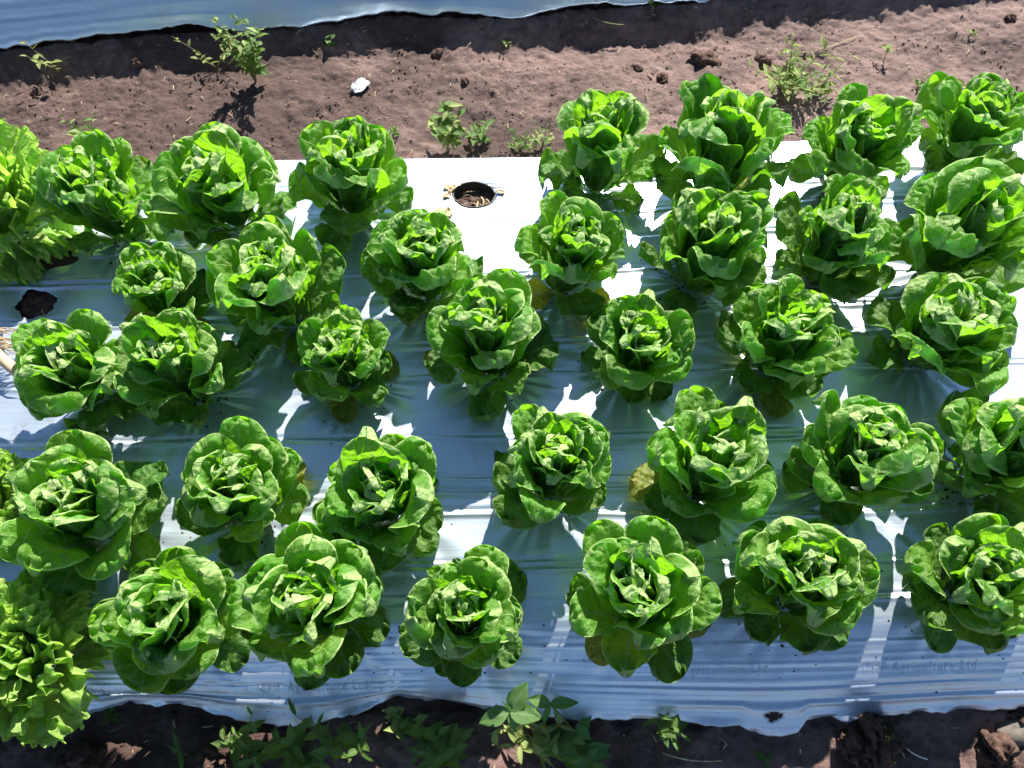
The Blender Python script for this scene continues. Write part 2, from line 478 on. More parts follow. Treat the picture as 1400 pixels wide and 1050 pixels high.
# ---- the planting list: centre and width in pixels of the photograph give place and size
# (cx, cy, width, openness, seed, label)
ROMAINE = [
 (135, 268, 160, .55, 1, 'loose upright lettuce in the back row, touching the frilly pale one at left'),
 (298, 240, 182, .35, 2, 'large round green lettuce in the back row, second dark green one from the left'),
 (470, 232, 165, .45, 3, 'green lettuce in the back row, just left of the empty planting hole'),
 (820, 195, 168, .30, 4, 'tall narrow lettuce in the back row, just right of the empty planting hole'),
 (1000, 203, 192, .40, 5, 'broad full green lettuce in the back row, third from the right end'),
 (1172, 190, 150, .60, 6, 'slim lettuce with upright flaring leaves in the back row, second from the right end'),
 (1352, 165, 158, .20, 7, 'lettuce at the right end of the back row, beside the pinkish stump on the soil'),
 (212, 398, 138, .40, 8, 'small lettuce at the left end of the second row from the back'),
 (376, 385, 182, .45, 9, 'large dark lettuce in the second row from the back, second from the left'),
 (582, 355, 166, .50, 10, 'green lettuce just in front of the empty planting hole'),
 (772, 348, 160, .20, 11, 'compact round lettuce in the second row from the back, fourth from the left'),
 (958, 335, 172, .70, 12, 'spread open lettuce, third from right in the second row from the back'),
 (1138, 330, 166, .60, 13, 'lettuce in the second row from the back, second from the right'),
 (1322, 305, 195, .25, 14, 'large full lettuce at the right edge of the second row from the back'),
 (97, 500, 168, .50, 15, 'lettuce beside the tan stick at the left end of the middle row'),
 (254, 502, 166, .55, 16, 'lettuce in the middle row, second from the left'),
 (468, 487, 146, .45, 17, 'small narrow lettuce in the middle row, third from the left'),
 (676, 470, 178, .70, 18, 'open bright lettuce in the middle row, fourth from the left'),
 (868, 464, 158, .40, 19, 'lettuce with crinkled tight heart at the middle row, third from the right'),
 (1068, 452, 180, .60, 20, 'wide lettuce in the middle row, second from the right'),
 (1290, 440, 180, .50, 21, 'lettuce at the right end of the middle row'),
 (98, 692, 206, .45, 22, 'very large lettuce at the left end of the second row from the front'),
 (328, 672, 178, .50, 23, 'ruffled lettuce, second from the left in the second row from the front'),
 (524, 668, 188, .55, 24, 'large lettuce, third from the left in the second row from the front'),
 (752, 642, 172, .60, 25, 'rounded lettuce in the second row from the front, fourth from the left'),
 (972, 644, 196, .70, 26, 'wide open lettuce, third from the right in the second row from the front'),
 (1190, 622, 190, .75, 27, 'broad leaved lettuce, second from the right in the second row from the front'),
 (1378, 610, 195, .70, 28, 'lettuce cut by the right edge in the second row from the front'),
 (212, 828, 208, .85, 29, 'loose open lettuce at the left end of the front row'),
 (425, 818, 212, .65, 30, 'large spiral headed lettuce in the front row, second from the left'),
 (640, 826, 182, .70, 31, 'lettuce in the front row above the broad leaved weed'),
 (890, 810, 215, .55, 32, 'largest fullest lettuce of the front row, third from the right'),
 (1108, 795, 192, .80, 33, 'open lettuce with tight ball heart in the front row, second from the right'),
 (1356, 787, 192, .75, 34, 'lettuce at the right end of the front row'),
]
FRILLY = [
 (-2, 288, 205, 51, 'frilly pale green lettuce at the left edge of the back row'),
 (5, 893, 235, 52, 'frilly pale green lettuce in the front left corner of the bed'),
 (-42, 672, 150, 53, 'frilly pale lettuce mostly cut off by the left edge, beside the very large green lettuce'),
]
CROWN_Z = 0.125
plant_places = []
for (cx, cy, w, op, sd_, lab) in ROMAINE:
    p = px(cx, cy, CROWN_Z)
    S = w / FPX * depth_of(p) / 0.262
    p = px(cx, cy + 1, 0.150 * S)
    plant_places.append((p[0], p[1], S))
frilly_places = []
for (cx, cy, w, sd_, lab) in FRILLY:
    p = px(cx, cy, 0.10)
    S = w / FPX * depth_of(p) / 0.29
    frilly_places.append((p[0], p[1], S))
PLANTS_XY = [(p[0], p[1]) for p in plant_places + frilly_places]
h1 = px(648, 263, 0.0); h2 = px(52, 418, 0.0)
HOLES = [(h1[0], h1[1], 0.054, 0.044, 0.03), (h2[0], h2[1], 0.046, 0.040, 0.12)]

# ---- film mesh
def build_film():
    xs = np.concatenate([-np.geomspace(4.5, 1.42, 40)[:-1], np.linspace(-1.4, 1.4, 330), np.geomspace(1.42, 4.5, 40)[1:]])
    ts = np.concatenate([np.linspace(0, 1, 90)[:-1], np.linspace(1, 2, 470)[:-1], np.linspace(2, 3, 14)])
    X, T = np.meshgrid(xs, ts)
    Y, Z = film_pos(X, T)
    # ragged lower edge
    rag = (1 - smooth(0, .06, T)) * (0.006 * vnoise(X * 22, X * 0, 3) + 0.003 * vnoise(X * 70, X * 0, 13))
    low = 1 - smooth(0, .28, T)
    Y = Y + rag + (yF(X) - yF0(X)) * low
    Z = Z + (yF(X) - yF0(X)) * low * 0.75
    global FILM_GRID
    FILM_GRID = (xs, Y.copy(), Z.copy())
    nr, nc = X.shape
    F = grid_faces(nr, nc)
    keep = np.ones(len(F), bool)
    V = np.stack([X, Y, Z], -1).reshape(-1, 3)
    cen = V[F].mean(1)
    for (cx, cy, rx, ry, rg) in HOLES:
        # pull the vertices nearest the rim on to it, drop the faces inside
        a = np.arctan2((V[:, 1] - cy) / ry, (V[:, 0] - cx) / rx)
        lim = 1 + rg * vnoise(a * 2.5, a * 0 + cx, 3) + rg * .6 * vnoise(a * 7, a * 0 + cx, 9)
        q = np.sqrt(((V[:, 0] - cx) / rx) ** 2 + ((V[:, 1] - cy) / ry) ** 2)
        inside = q < lim
        near = (q < lim + 0.22) & (q > 0.05)
        fin = inside[F]
        keep &= ~(fin.all(1))
        edge = np.zeros(len(V), bool); mixed = fin.any(1) & ~fin.all(1)
        edge[F[mixed].ravel()] = True
        mv = edge & inside
        sc = (lim / np.maximum(q, 1e-6))[mv]
        V[mv, 0] = cx + (V[mv, 0] - cx) * sc
        V[mv, 1] = cy + (V[mv, 1] - cy) * sc
    # small tear in the front slope
    tp = px(1062, 978, -0.10)
    q = np.sqrt(((cen[:, 0] - tp[0]) / 0.014) ** 2 + ((cen[:, 1] - tp[1]) / 0.0075) ** 2)
    keep &= q > 1 + 0.3 * vnoise(cen[:, 0] * 200, cen[:, 1] * 200, 2)
    return mesh_from('mulch_film', V, F[keep], M['film'])


film = link('mulch_film', build_film())
tag(film, 'silver plastic mulch film stretched over the lettuce bed', 'mulch film')
for o_, nm in ((film, 'film'),):
    so = o_.modifiers.new('thickness', 'SOLIDIFY'); so.thickness = 0.0008; so.offset = -1

# hole rim of the empty planting hole
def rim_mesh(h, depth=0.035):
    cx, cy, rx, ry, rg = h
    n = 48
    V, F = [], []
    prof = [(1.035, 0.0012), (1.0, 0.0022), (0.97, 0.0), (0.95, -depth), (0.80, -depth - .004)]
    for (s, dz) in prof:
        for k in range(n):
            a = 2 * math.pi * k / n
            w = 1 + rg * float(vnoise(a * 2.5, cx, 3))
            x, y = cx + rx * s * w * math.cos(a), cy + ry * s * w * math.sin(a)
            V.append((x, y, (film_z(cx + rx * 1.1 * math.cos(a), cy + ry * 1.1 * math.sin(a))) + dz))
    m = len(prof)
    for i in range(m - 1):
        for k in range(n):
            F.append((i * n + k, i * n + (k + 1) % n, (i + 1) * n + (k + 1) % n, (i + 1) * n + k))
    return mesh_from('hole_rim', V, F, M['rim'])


link('hole_rim', rim_mesh(HOLES[0], .045), film)

# second bed's film at the top of the view
def build_film2():
    xs = np.concatenate([-np.geomspace(4.5, 1.9, 30)[:-1], np.linspace(-1.9, 1.9, 330), np.geomspace(1.9, 4.5, 30)[1:]])
    ts = np.linspace(0, 1, 160)
    X, T = np.meshgrid(xs, ts)
    f = yB20(X)
    lowd = (yB2(X) - f + 0.003 * vnoise(X * 25, X * 0, 3) + 0.002 * vnoise(X * 60, X * 0, 5)) * (1 - smooth(0, .07, T))
    Y = f + (2.62 + 0.1 * X - f) * T
    Z = -0.079 + 0.185 * (1 - (1 - np.clip(T / 0.40, 0, 1)) ** 1.5)
    Z = Z + 0.005 * vnoise(X * 1.3, T * 26, 41) + 0.0015 * vnoise(X * 2.0, T * 60, 42) + 0.005 * fbm(X * 2, T * 5, 43, 2)
    Y = Y + lowd; Z = Z + lowd * 1.2
    # back of the bed
    ts2 = np.linspace(0, 1, 12)[1:]
    X2, T2 = np.meshgrid(xs, ts2)
    Y2 = 2.62 + 0.1 * X2 + 0.9 * T2
    Z2 = np.broadcast_to(Z[-1], X2.shape) - 0.11 * smooth(.6, 1, T2)
    V = np.concatenate([np.stack([X, Y, Z], -1).reshape(-1, 3), np.stack([X2, Y2, Z2], -1).reshape(-1, 3)])
    return mesh_from('mulch_film', V, grid_faces(len(ts) + len(ts2), len(xs)), M['film'])


film2 = link('mulch_film', build_film2())
so = film2.modifiers.new('thickness', 'SOLIDIFY'); so.thickness = 0.0008; so.offset = -1
tag(film2, 'silver plastic mulch film on the next bed across the bare soil path', 'mulch film')

# ---- printed words on the film
def printed(text, cx, cy, wpx, tilt=0.0):
    cu = bpy.data.curves.new('printed_text', 'FONT')
    cu.body = text; cu.align_x = 'CENTER'; cu.align_y = 'CENTER'; cu.size = 1.0; cu.space_character = 1.25
    to = bpy.data.objects.new('printed_text', cu); COL.objects.link(to)
    dg = bpy.context.evaluated_depsgraph_get()
    me = bpy.data.meshes.new_from_object(to.evaluated_get(dg))
    bpy.data.objects.remove(to)
    co = np.empty(len(me.vertices) * 3, np.float32); me.vertices.foreach_get('co', co); co = co.reshape(-1, 3)
    w = co[:, 0].max() - co[:, 0].min()
    c0 = px(cx, cy, -0.03)
    sc = wpx / FPX * depth_of(c0) / w
    X = c0[0] + co[:, 0] * sc
    Y = c0[1] + co[:, 1] * sc * 1.15 + co[:, 0] * sc * tilt
    Zs = np.array([film_z(float(a), float(b)) for a, b in zip(X, Y)]) + 0.0007
    me.vertices.foreach_set('co', np.stack([X, Y, Zs], -1).astype(np.float32).ravel())
    me.materials.clear(); me.materials.append(M['print_ink']); me.update()
    return link('printed_text', me, film)


for (tx, cx, cy, w, tl) in (('CHP Agriculture Ltd', 1268, 908, 158, .03), ('CHP Agriculture Ltd', 976, 913, 158, .03),
                            ('CHP Agriculture Ltd', 420, 933, 152, .03), ('CHP Agriculture Ltd', 150, 941, 150, .03)):
    printed(tx, cx, cy, w, tl)

# ------------------------------------------------------------------ soil ground
def ground_z(x, y):
    f, s, b, b2 = yF(x), yS(x), yB(x), yB2(x)
    front = -0.165 + 0.020 * fbm(x * 4, y * 4, 21, 3)
    trench = -0.135 + 0.016 * fbm(x * 3.2, y * 3.2, 22, 3)
    bed = -0.035
    z = front + (bed - front) * smooth(f - 0.02, s + 0.06, y) ** 1.4
    z = np.where(y < f + .01, np.minimum(z, Z_EDGE - 0.003), z)
    edge_drop = smooth(b - 0.04, b + 0.045, y)
    z = z + (trench - z) * edge_drop
    # soil side of the next bed
    z = z + (-0.084 - trench) * smooth(b2 - 0.13, b2 + 0.0, y)
    z = np.where(y > b2 + 0.0, np.minimum(z, -0.088 - 0.03 * smooth(b2, b2 + .03, y)), z)
    z = z + (-0.135 - z) * smooth(3.5, 3.8, y)
    open_ = np.clip(1 - smooth(f - 0.01, f + 0.04, y) + edge_drop, 0, 1)
    rough = 0.0055 * fbm(x * 22, y * 22, 23, 4, 0.6) + 0.0022 * fbm(x * 110, y * 110, 24, 2)
    ridge = 0.004 * np.abs(fbm(x * 14, y * 14, 27, 3))
    return z + open_ * (rough - ridge)


def build_ground():
    xs = np.concatenate([-np.geomspace(60, 1.93, 40)[:-1], np.linspace(-1.92, 1.92, 620), np.geomspace(1.93, 60, 40)[1:]])
    ys = np.concatenate([-np.geomspace(60, 0.36, 30)[:-1], np.linspace(-0.35, 0.36, 140)[:-1], np.linspace(0.36, 1.46, 60)[:-1],
                         np.linspace(1.46, 2.30, 190)[:-1], np.linspace(2.3, 4.2, 40)[:-1], np.geomspace(4.2, 80, 30)])
    X, Y = np.meshgrid(xs, ys)
    Z = ground_z(X, Y)
    return mesh_from('soil_ground', np.stack([X, Y, Z], -1).reshape(-1, 3), grid_faces(*X.shape), M['soil'])


ground = link('soil_ground', build_ground())
tag(ground, 'bare brown soil of the field with paths between the beds', None, None, 'structure')


def gz(x, y): return float(ground_z(np.array(x, float), np.array(y, float)))


# ------------------------------------------------------------------ lettuce leaves
def leaf_mesh(name, mat, L, W, tha, kr, ruffle=0.006, rk=7, roll=0.0, frill=0.0, nu=26, nv=36, seed=0, pw=1.7, stalk=0.24, wmax=0.66, bl=1.0):
    rg = np.random.RandomState(seed)
    v = (1 - np.cos(np.linspace(0, 1, nv) * np.pi * 0.5 + 0)) if False else np.linspace(0, 1, nv) ** 0.9
    v = 1 - (1 - v) ** 1.25
    u = np.sin(np.linspace(-1, 1, nu) * np.pi / 2 * 0.92) / math.sin(np.pi / 2 * 0.92)
    U, Vv = np.meshgrid(u, v)
    prof = np.where(v < wmax, stalk + (1 - stalk) * np.sin(np.clip(v / wmax, 0, 1) * np.pi / 2) ** 1.7,
                    np.sqrt(np.maximum(1 - ((v - wmax) / (1 - wmax)) ** 2.3, 0.0004)))
    hw = W / 2 * prof
    side = 1 + (0.13 * vnoise(Vv * 3 + rg.rand() * 50, np.sign(U) * 2.3 + rg.rand() * 9, seed) + 0.045 * vnoise(Vv * 13 + rg.rand() * 50, np.sign(U) * 2.3 + rg.rand() * 9, seed + 1)) * np.abs(U)
    # midrib curve
    vs_ = np.linspace(0, 1, 120)
    th = np.interp(vs_, np.linspace(0, 1, 4), tha)
    kk = np.exp(-0.5 * (np.arange(-20, 21) / 9.0) ** 2); kk /= kk.sum()
    th = np.convolve(np.pad(th, 20, mode='edge'), kk, mode='valid')
    dr = np.cumsum(np.cos(th)) / 120 * L
    dz = np.cumsum(np.sin(th)) / 120 * L
    r = np.interp(v, vs_, dr)[:, None]; z = np.interp(v, vs_, dz)[:, None]; t = np.interp(v, vs_, th)[:, None]
    s = U * hw[:, None] * side
    kap = 1.0 / kr * (1.0 - 0.35 * Vv)
    ph = s * kap
    lat = np.sin(ph) / kap
    off = (1 - np.cos(ph)) / kap
    # margin
    m = np.maximum(np.abs(U), smooth(0.80, 1.0, Vv))
    ang = np.arctan2(U * 0.6, Vv - 0.45)
    n1, n2 = rg.rand() * 6.28, rg.rand() * 6.28
    ph1 = 1.6 * vnoise(ang * 1.3 + rg.rand() * 20, ang * 0, seed + 5)
    off = off - roll * np.maximum(m - 0.55, 0) ** 2 * smooth(0.35, 0.8, Vv) / 0.2
    wave = np.sin(rk * ang + n1 + ph1) + 0.5 * np.sin(rk * 1.9 * ang + n2 + 2 * ph1)
    off = off + ruffle * wave * m ** 2.6 * smooth(0.15, 0.5, Vv)
    tang = np.zeros_like(off)
    if frill:
        k2 = rk * 3.1
        w2 = np.sin(k2 * ang + n2 + 2.0 * ph1)
        w3 = np.sin(k2 * 2.3 * ang + n1 - 3 * ph1)
        lat = lat * (1 + 0.16 * (w3 + .6 * w2) * smooth(.3, 1, m))
        g = smooth(0.30, 1.0, m) * smooth(0.10, 0.35, Vv)
        w4 = np.sin(k2 * 4.1 * ang + 2 * n1 + 4 * ph1)
        off = off + frill * (w2 * g * (1 + 0.5 * ph1 / 1.6) + 0.75 * w3 * g ** 2 + 0.35 * w4 * g ** 3)
        off = off + frill * 0.85 * fbm(s / 0.015 + n1 * 9, Vv * L / 0.015 + n2 * 9, seed + 9, 2) * smooth(0.12, 0.7, m) * smooth(0.2, 0.5, Vv)
        tang = frill * 1.0 * (np.cos(k2 * ang + n2 + 2.0 * ph1) * g + 0.5 * np.cos(k2 * 2.3 * ang + n1 - 3 * ph1) * g ** 2)
    # relief: sunken veins and puckered blade between them
    q = Vv * 6.5 - np.abs(U) ** 0.85 * 1.8
    puck = np.abs(np.sin(np.pi * q)) ** 0.6
    fade = smooth(0.03, 0.25, np.abs(U)) * (1 - 0.6 * smooth(0.8, 1, m)) * smooth(0.15, 0.4, Vv)
    off = off + bl * (0.0024 * (puck - 0.6) * fade * (W / 0.12)
                      + 0.0023 * fbm(s / 0.020 + rg.rand() * 40, Vv * L / 0.017 + rg.rand() * 40, seed + 3, 2) * smooth(0.1, 0.4, Vv))
    # fat midrib at the lower half, on the outside
    off = off - 0.004 * np.exp(-(s / (0.010 * (1.25 - Vv))) ** 2) * (1 - Vv) * (W / 0.12)
    nx, nz_ = -np.sin(t), np.cos(t)
    # slow twist and side bend
    bend = (rg.rand() - .5) * 0.22 * L * Vv ** 2
    twist = (rg.rand() - .5) * 0.5 * Vv
    X = r + off * nx + tang * np.cos(t)
    Z = z + off * nz_ + tang * np.sin(t) + lat * np.sin(twist) * np.cos(t)
    Y = lat * np.cos(twist) + bend
    X = X - lat * np.sin(twist) * np.sin(t)
    V3 = np.stack([X, Y, Z], -1).reshape(-1, 3)
    uv = np.stack([U * 0.5 + 0.5, Vv], -1).reshape(-1, 2)
    return mesh_from(name, V3, grid_faces(nv, nu), mat, uv)


D = R
LEAF_W = 0.90
# class by age t (0 heart .. 1 outermost): length, width, base angle, tip angle, cup radius, ruffle, roll
AGE = [
 # t     L     W     angles base .. tip      cupR   ruf    roll   mat
 (0.00, .108, .078, (72,  86, 104, 134),  .019, .0022, .000, 'leaf_heart'),
 (0.10, .117, .092, (66,  85, 102, 130),  .025, .0026, .000, 'leaf_heart'),
 (0.20, .125, .104, (62,  84, 100, 126),  .032, .0034, .000, 'leaf_heart'),
 (0.32, .134, .108, (59,  83,  98, 120),  .037, .0055, .002, 'leaf_heart'),
 (0.44, .146, .114, (55,  81,  92,  98),  .046, .0070, .006, 'leaf_mid'),
 (0.56, .157, .121, (51,  78,  83,  66),  .056, .0082, .012, 'leaf_mid'),
 (0.68, .165, .124, (47,  71,  69,  34),  .070, .0090, .014, 'leaf_mid'),
 (0.80, .165, .120, (40,  60,  50,   8),  .090, .0090, .011, 'leaf_mid'),
 (0.90, .148, .110, (34,  47,  30, -12),  .120, .0090, .006, 'leaf_outer'),
 (1.00, .118, .092, (22,  28,   8, -24),  .160, .0090, .003, 'leaf_outer'),
]
NVAR = 5
LIB = []
for ci, (t, L, W, an, kr, rf, rl, mt) in enumerate(AGE):
    rw = []
    for k in range(NVAR):
        rr = random.Random(1000 + ci * 17 + k)
        rw.append(leaf_mesh('leaf', M[mt], L * rr.uniform(.94, 1.06), W * LEAF_W * rr.uniform(.90, 1.12), [D(a + rr.uniform(-1, 1) * j) for a, j in zip(an, (3, 3, 5, 16))],
                            kr * rr.uniform(.85, 1.2), rf * rr.uniform(.8, 1.7), rr.choice((5, 6, 7, 8, 9)), rl * rr.uniform(.5, 1.6), seed=ci * 50 + k))
    LIB.append(rw)
OLD = [leaf_mesh('leaf', M['leaf_old'], .125, .085, [D(a) for a in (18, 22, 4, -24)], .15, .009, 5, .003, seed=950 + k) for k in range(3)]


def frill_leaf(L, W, tha, kr, seed, nu=120, nv=34):
    """a fan with a strongly ruffled, finely curled upper margin"""
    rg = np.random.RandomState(seed)
    u = np.linspace(-1, 1, nu); v = np.linspace(0, 1, nv)
    U, V = np.meshgrid(u, v)
    hw = W / 2 * (0.22 + 0.78 * np.sin(V * np.pi / 2) ** 1.3)
    Vl = V * (1 - 0.30 * np.abs(U) ** 2.6) * (1 + 0.06 * vnoise(U * 4 + rg.rand() * 30, V * 0, seed))
    vs_ = np.linspace(0, 1.1, 120)
    th = np.interp(vs_, np.linspace(0, 1, 4), tha)
    kk = np.exp(-0.5 * (np.arange(-20, 21) / 9.0) ** 2); kk /= kk.sum()
    th = np.convolve(np.pad(th, 20, mode='edge'), kk, mode='valid')
    dr = np.cumsum(np.cos(th)) / 120 * 1.1 * L; dz = np.cumsum(np.sin(th)) / 120 * 1.1 * L
    r = np.interp(Vl, vs_, dr); z = np.interp(Vl, vs_, dz); t = np.interp(Vl, vs_, th)
    s = U * hw
    kap = 1 / kr
    ph = s * kap
    lat = np.sin(ph) / kap; off = (1 - np.cos(ph)) / kap
    m = np.maximum(V, np.abs(U) ** 1.5 * smooth(.2, .6, V))
    w = 2 * np.pi * U
    n1, n2, n3 = rg.rand(3) * 6.28
    wp = 1.5 * vnoise(U * 2.2 + rg.rand() * 20, V * 0.8, seed + 5)
    p1, p2, p3 = 1.3 * w + n1 + wp, 3.1 * w + n2 + 2 * wp, 6.6 * w + n3 - 2 * wp
    am = 1 + .5 * vnoise(U * 3 + rg.rand() * 20, V * 2, seed + 8)
    g1, g2, g3 = m ** 2 * smooth(.1, .5, V), smooth(.40, 1, m), smooth(.70, 1, m)
    off = off + 0.006 * np.sin(p1) * g1 + 0.0095 * am * np.sin(p2) * g2 + 0.0050 * np.sin(p3) * g3
    tang = 0.0040 * am * np.cos(p2 + .6) * g2 + 0.0028 * np.cos(p3) * g3
    lat = lat + 0.0065 * np.cos(p2 * 1.0 + 2.1) * g2 + 0.0035 * np.sin(p3 + 1) * g3
    off = off + 0.0035 * fbm(s / 0.016 + n1 * 9, V * L / 0.016 + n2 * 9, seed + 3, 2) * smooth(.15, .5, V)
    X = r - off * np.sin(t) + tang * np.cos(t)
    Z = z + off * np.cos(t) + tang * np.sin(t)
    return mesh_from('leaf', np.stack([X, lat, Z], -1).reshape(-1, 3), grid_faces(nv, nu), M['leaf_frilly'], np.stack([U * .5 + .5, V], -1).reshape(-1, 2))


FLIB = []
for ci, (L, W, an, kr) in enumerate([(.090, .080, (72, 86, 96, 110), .035), (.116, .105, (64, 82, 86, 88), .05), (.134, .125, (56, 74, 70, 48), .07),
                                     (.144, .138, (48, 62, 50, 14), .10), (.145, .140, (38, 48, 28, -12), .15), (.135, .13, (22, 28, 6, -30), .2)]):
    FLIB.append([frill_leaf(L, W, [D(a) for a in an], kr, 700 + ci * 9 + k) for k in range(4)])

GOLD = D(137.508)


def lettuce(x, y, S, op, seed, label):
    rr = random.Random(seed * 31 + 7)
    z0 = film_z(x, y) - 0.004
    root = bpy.data.objects.new('lettuce', None)
    root.empty_display_size = 0.05
    COL.objects.link(root)
    root.location = (x, y, z0)
    root.rotation_euler = (rr.uniform(-.12, .12), rr.uniform(-.12, .12), rr.uniform(0, 6.28))
    wd = rr.uniform(.88, .97)
    root.scale = (S * wd, S * wd, S * rr.uniform(1.30, 1.46))
    tag(root, label, 'lettuce', 'green romaine lettuces growing in rows on the film')
    n = rr.randint(36, 43)
    for i in range(n):
        t = i / (n - 1)
        # an open plant has fewer wrapped hearts and more spread leaves
        te = min(1, max(0, t ** (1.16 - 0.40 * op) + rr.uniform(-.04, .04)))
        ci = min(range(len(AGE)), key=lambda c: abs(AGE[c][0] - te))
        me = LIB[ci][rr.randrange(NVAR)]
        old = i >= n - 2 and seed % 3 == 2
        if old: me = OLD[i % 3]
        phi = i * GOLD + rr.uniform(-.22, .22)
        s = rr.uniform(.88, 1.12)
        r0 = 0.003 + 0.020 * t
        m4 = (Matrix.Rotation(phi, 4, 'Z') @ Matrix.Translation((r0, 0, 0.004 + 0.048 * (1 - t)))
              @ Matrix.Rotation(rr.uniform(-.10, .10) - 0.06 * (op - .5), 4, 'Y') @ Matrix.Rotation(rr.uniform(-.16, .16), 4, 'X')
              @ Matrix.Rotation(rr.uniform(-.15, .15), 4, 'Z') @ Matrix.Diagonal((s, s * rr.uniform(.92, 1.1) * rr.choice((1, -1)), s, 1)))
        lf = link('leaf', me, root, m4)
        if old: lf['label'] = 'yellowing old lower leaf'
    return root


def frilly(x, y, S, seed, label):
    rr = random.Random(seed)
    root = bpy.data.objects.new('frilly_lettuce', None)
    COL.objects.link(root)
    root.location = (x, y, film_z(x, y) - 0.004)
    root.rotation_euler = (0, 0, rr.uniform(0, 6.28))
    root.scale = (S, S, S * 1.45)
    tag(root, label, 'lettuce', 'frilly pale lettuces along the left edge')
    n = 34
    for i in range(n):
        t = i / (n - 1)
        ci = min(5, int(t * 6))
        phi = i * GOLD + rr.uniform(-.25, .25)
        s = rr.uniform(.88, 1.12)
        m4 = (Matrix.Rotation(phi, 4, 'Z') @ Matrix.Translation((0.004 + .018 * t, 0, .004 + .03 * (1 - t)))
              @ Matrix.Rotation(rr.uniform(-.16, .16), 4, 'Y') @ Matrix.Rotation(rr.uniform(-.2, .2), 4, 'X') @ Matrix.Diagonal((s, s * rr.choice((1, -1)), s, 1)))
        link('leaf', FLIB[ci][rr.randrange(4)], root, m4)


for (x, y, S), (cx, cy, w, op, sd_, lab) in zip(plant_places, ROMAINE):
    lettuce(x, y, S, op, sd_, lab)
for (x, y, S), (cx, cy, w, sd_, lab) in zip(frilly_places, FRILLY):
    frilly(x, y, S, sd_, lab)

# ------------------------------------------------------------------ weeds
def small_leaf(name, mat, L, W, pointed=1.0, fold=0.25, droop=0.5, seed=0, nu=7, nv=9):
    v = np.linspace(0, 1, nv); u = np.linspace(-1, 1, nu)
    U, V = np.meshgrid(u, v)
    w = W / 2 * np.sin(np.pi * np.clip(V * .96 + .02, 0, 1) ** 0.8) ** (0.75 + .5 * pointed) + 0.0006 * (1 - V)
    Y = U * w
    Z = np.abs(Y) * fold - droop * L * V ** 2 * .5 + 0.03 * L * vnoise(V * 4 + seed, U * 2, seed)
    X = V * L
    return mesh_from(name, np.stack([X, Y, Z], -1).reshape(-1, 3), grid_faces(nv, nu), mat, np.stack([U * .5 + .5, V], -1).reshape(-1, 2))


WL = {k: [small_leaf('leaf', M[mt], L, W, p, .3, d, s) for s in range(3)] for k, mt, L, W, p, d in (
    ('ovate', 'weed_leaf', 1, .48, .6, .5), ('pale', 'weed_leaf_pale', 1, .46, .6, .5), ('narrow', 'weed_leaf', 1, .24, 1.0, .5),
    ('pale_narrow', 'weed_leaf_pale', 1, .22, 1.0, .4), ('broad', 'broad_leaf', 1, .55, .45, .35))}


def weed(name, label, x, y, z, height, stems, per, ll, kinds, spread=0.5, seed=0, cat='weed', lean=(0, 0), stem_r=.0016, bare=.25):
    rr = random.Random(seed)
    root = bpy.data.objects.new(name, None)
    COL.objects.link(root)
    root.location = (x, y, z)
    tag(root, label, cat)
    for s in range(stems):
        az = rr.uniform(0, 6.28)
        sp = spread * rr.uniform(.3, 1.0) * (0.2 if stems == 1 else 1)
        h = height * 1.6 * rr.uniform(.7, 1.05)
        pts = []
        for k in range(6):
            f = k / 5
            pts.append(Vector((math.cos(az) * sp * h * f ** 1.3 + lean[0] * h * f + rr.uniform(-.03, .03) * h * f,
                               math.sin(az) * sp * h * f ** 1.3 + lean[1] * h * f + rr.uniform(-.03, .03) * h * f, h * f - .004)))
        V, F = tube(pts, [stem_r * (1 - .6 * k / 5) for k in range(6)], 5)
        link('stem', mesh_from('stem', V, F, M['stem']), root)
        for j in range(per):
            f = bare + (1 - bare) * (j + .5) / per
            f = min(f, .999)
            i0 = int(f * 5); fr = f * 5 - i0
            p = pts[i0].lerp(pts[min(i0 + 1, 5)], fr)
            a = j * GOLD + rr.uniform(-.4, .4)
            sc = ll * 1.6 * rr.uniform(.6, 1.15) * (1.1 - .45 * f)
            kd = rr.choice(kinds)
            m4 = (Matrix.Translation(p) @ Matrix.Rotation(a, 4, 'Z') @ Matrix.Rotation(-rr.uniform(-.15, .9) * (0.5 + .6 * f), 4, 'Y')
                  @ Matrix.Rotation(rr.uniform(-.4, .4), 4, 'X') @ Matrix.Scale(sc, 4))
            link('leaf', WL[kd][rr.randrange(3)], root, m4)
    return root


def weed_px(name, label, bx, by, zt, **kw):
    """bx, by: foot of the plant in the photograph"""
    z = zt
    for _ in range(4):
        p = px(bx, by, z); z = gz(p[0], p[1])
    return weed(name, label, p[0], p[1], z, **kw)


BT = -0.13
weed_px('bushy_weed', 'tall bushy green weed standing against the shaded side of the next bed', 350, 112, BT, height=.135, stems=13, per=11, ll=.028, kinds=('ovate', 'pale', 'narrow', 'ovate'), spread=.45, seed=11)
weed_px('sparse_weed', 'thin straggling weed with small pale leaves just left of the tall bushy weed', 296, 92, BT, height=.07, stems=4, per=6, ll=.020, kinds=('pale', 'pale_narrow'), spread=1.3, seed=12)
weed_px('leafy_weed', 'leafy green weed beside the film edge behind the empty planting hole', 612, 206, BT, height=.085, stems=6, per=9, ll=.036, kinds=('ovate', 'ovate', 'pale'), spread=.6, seed=13)
weed_px('leafy_weed', 'small leafy weed with a drooping leaf, right of the leafy weed behind the empty hole', 652, 196, BT, height=.045, stems=3, per=5, ll=.032, kinds=('ovate',), spread=.8, seed=14)
weed_px('low_weed', 'low feathery weed at the film edge left of the tall narrow lettuce', 712, 204, BT, height=.045, stems=6, per=7, ll=.018, kinds=('pale_narrow', 'narrow', 'ovate'), spread=1.0, seed=15)
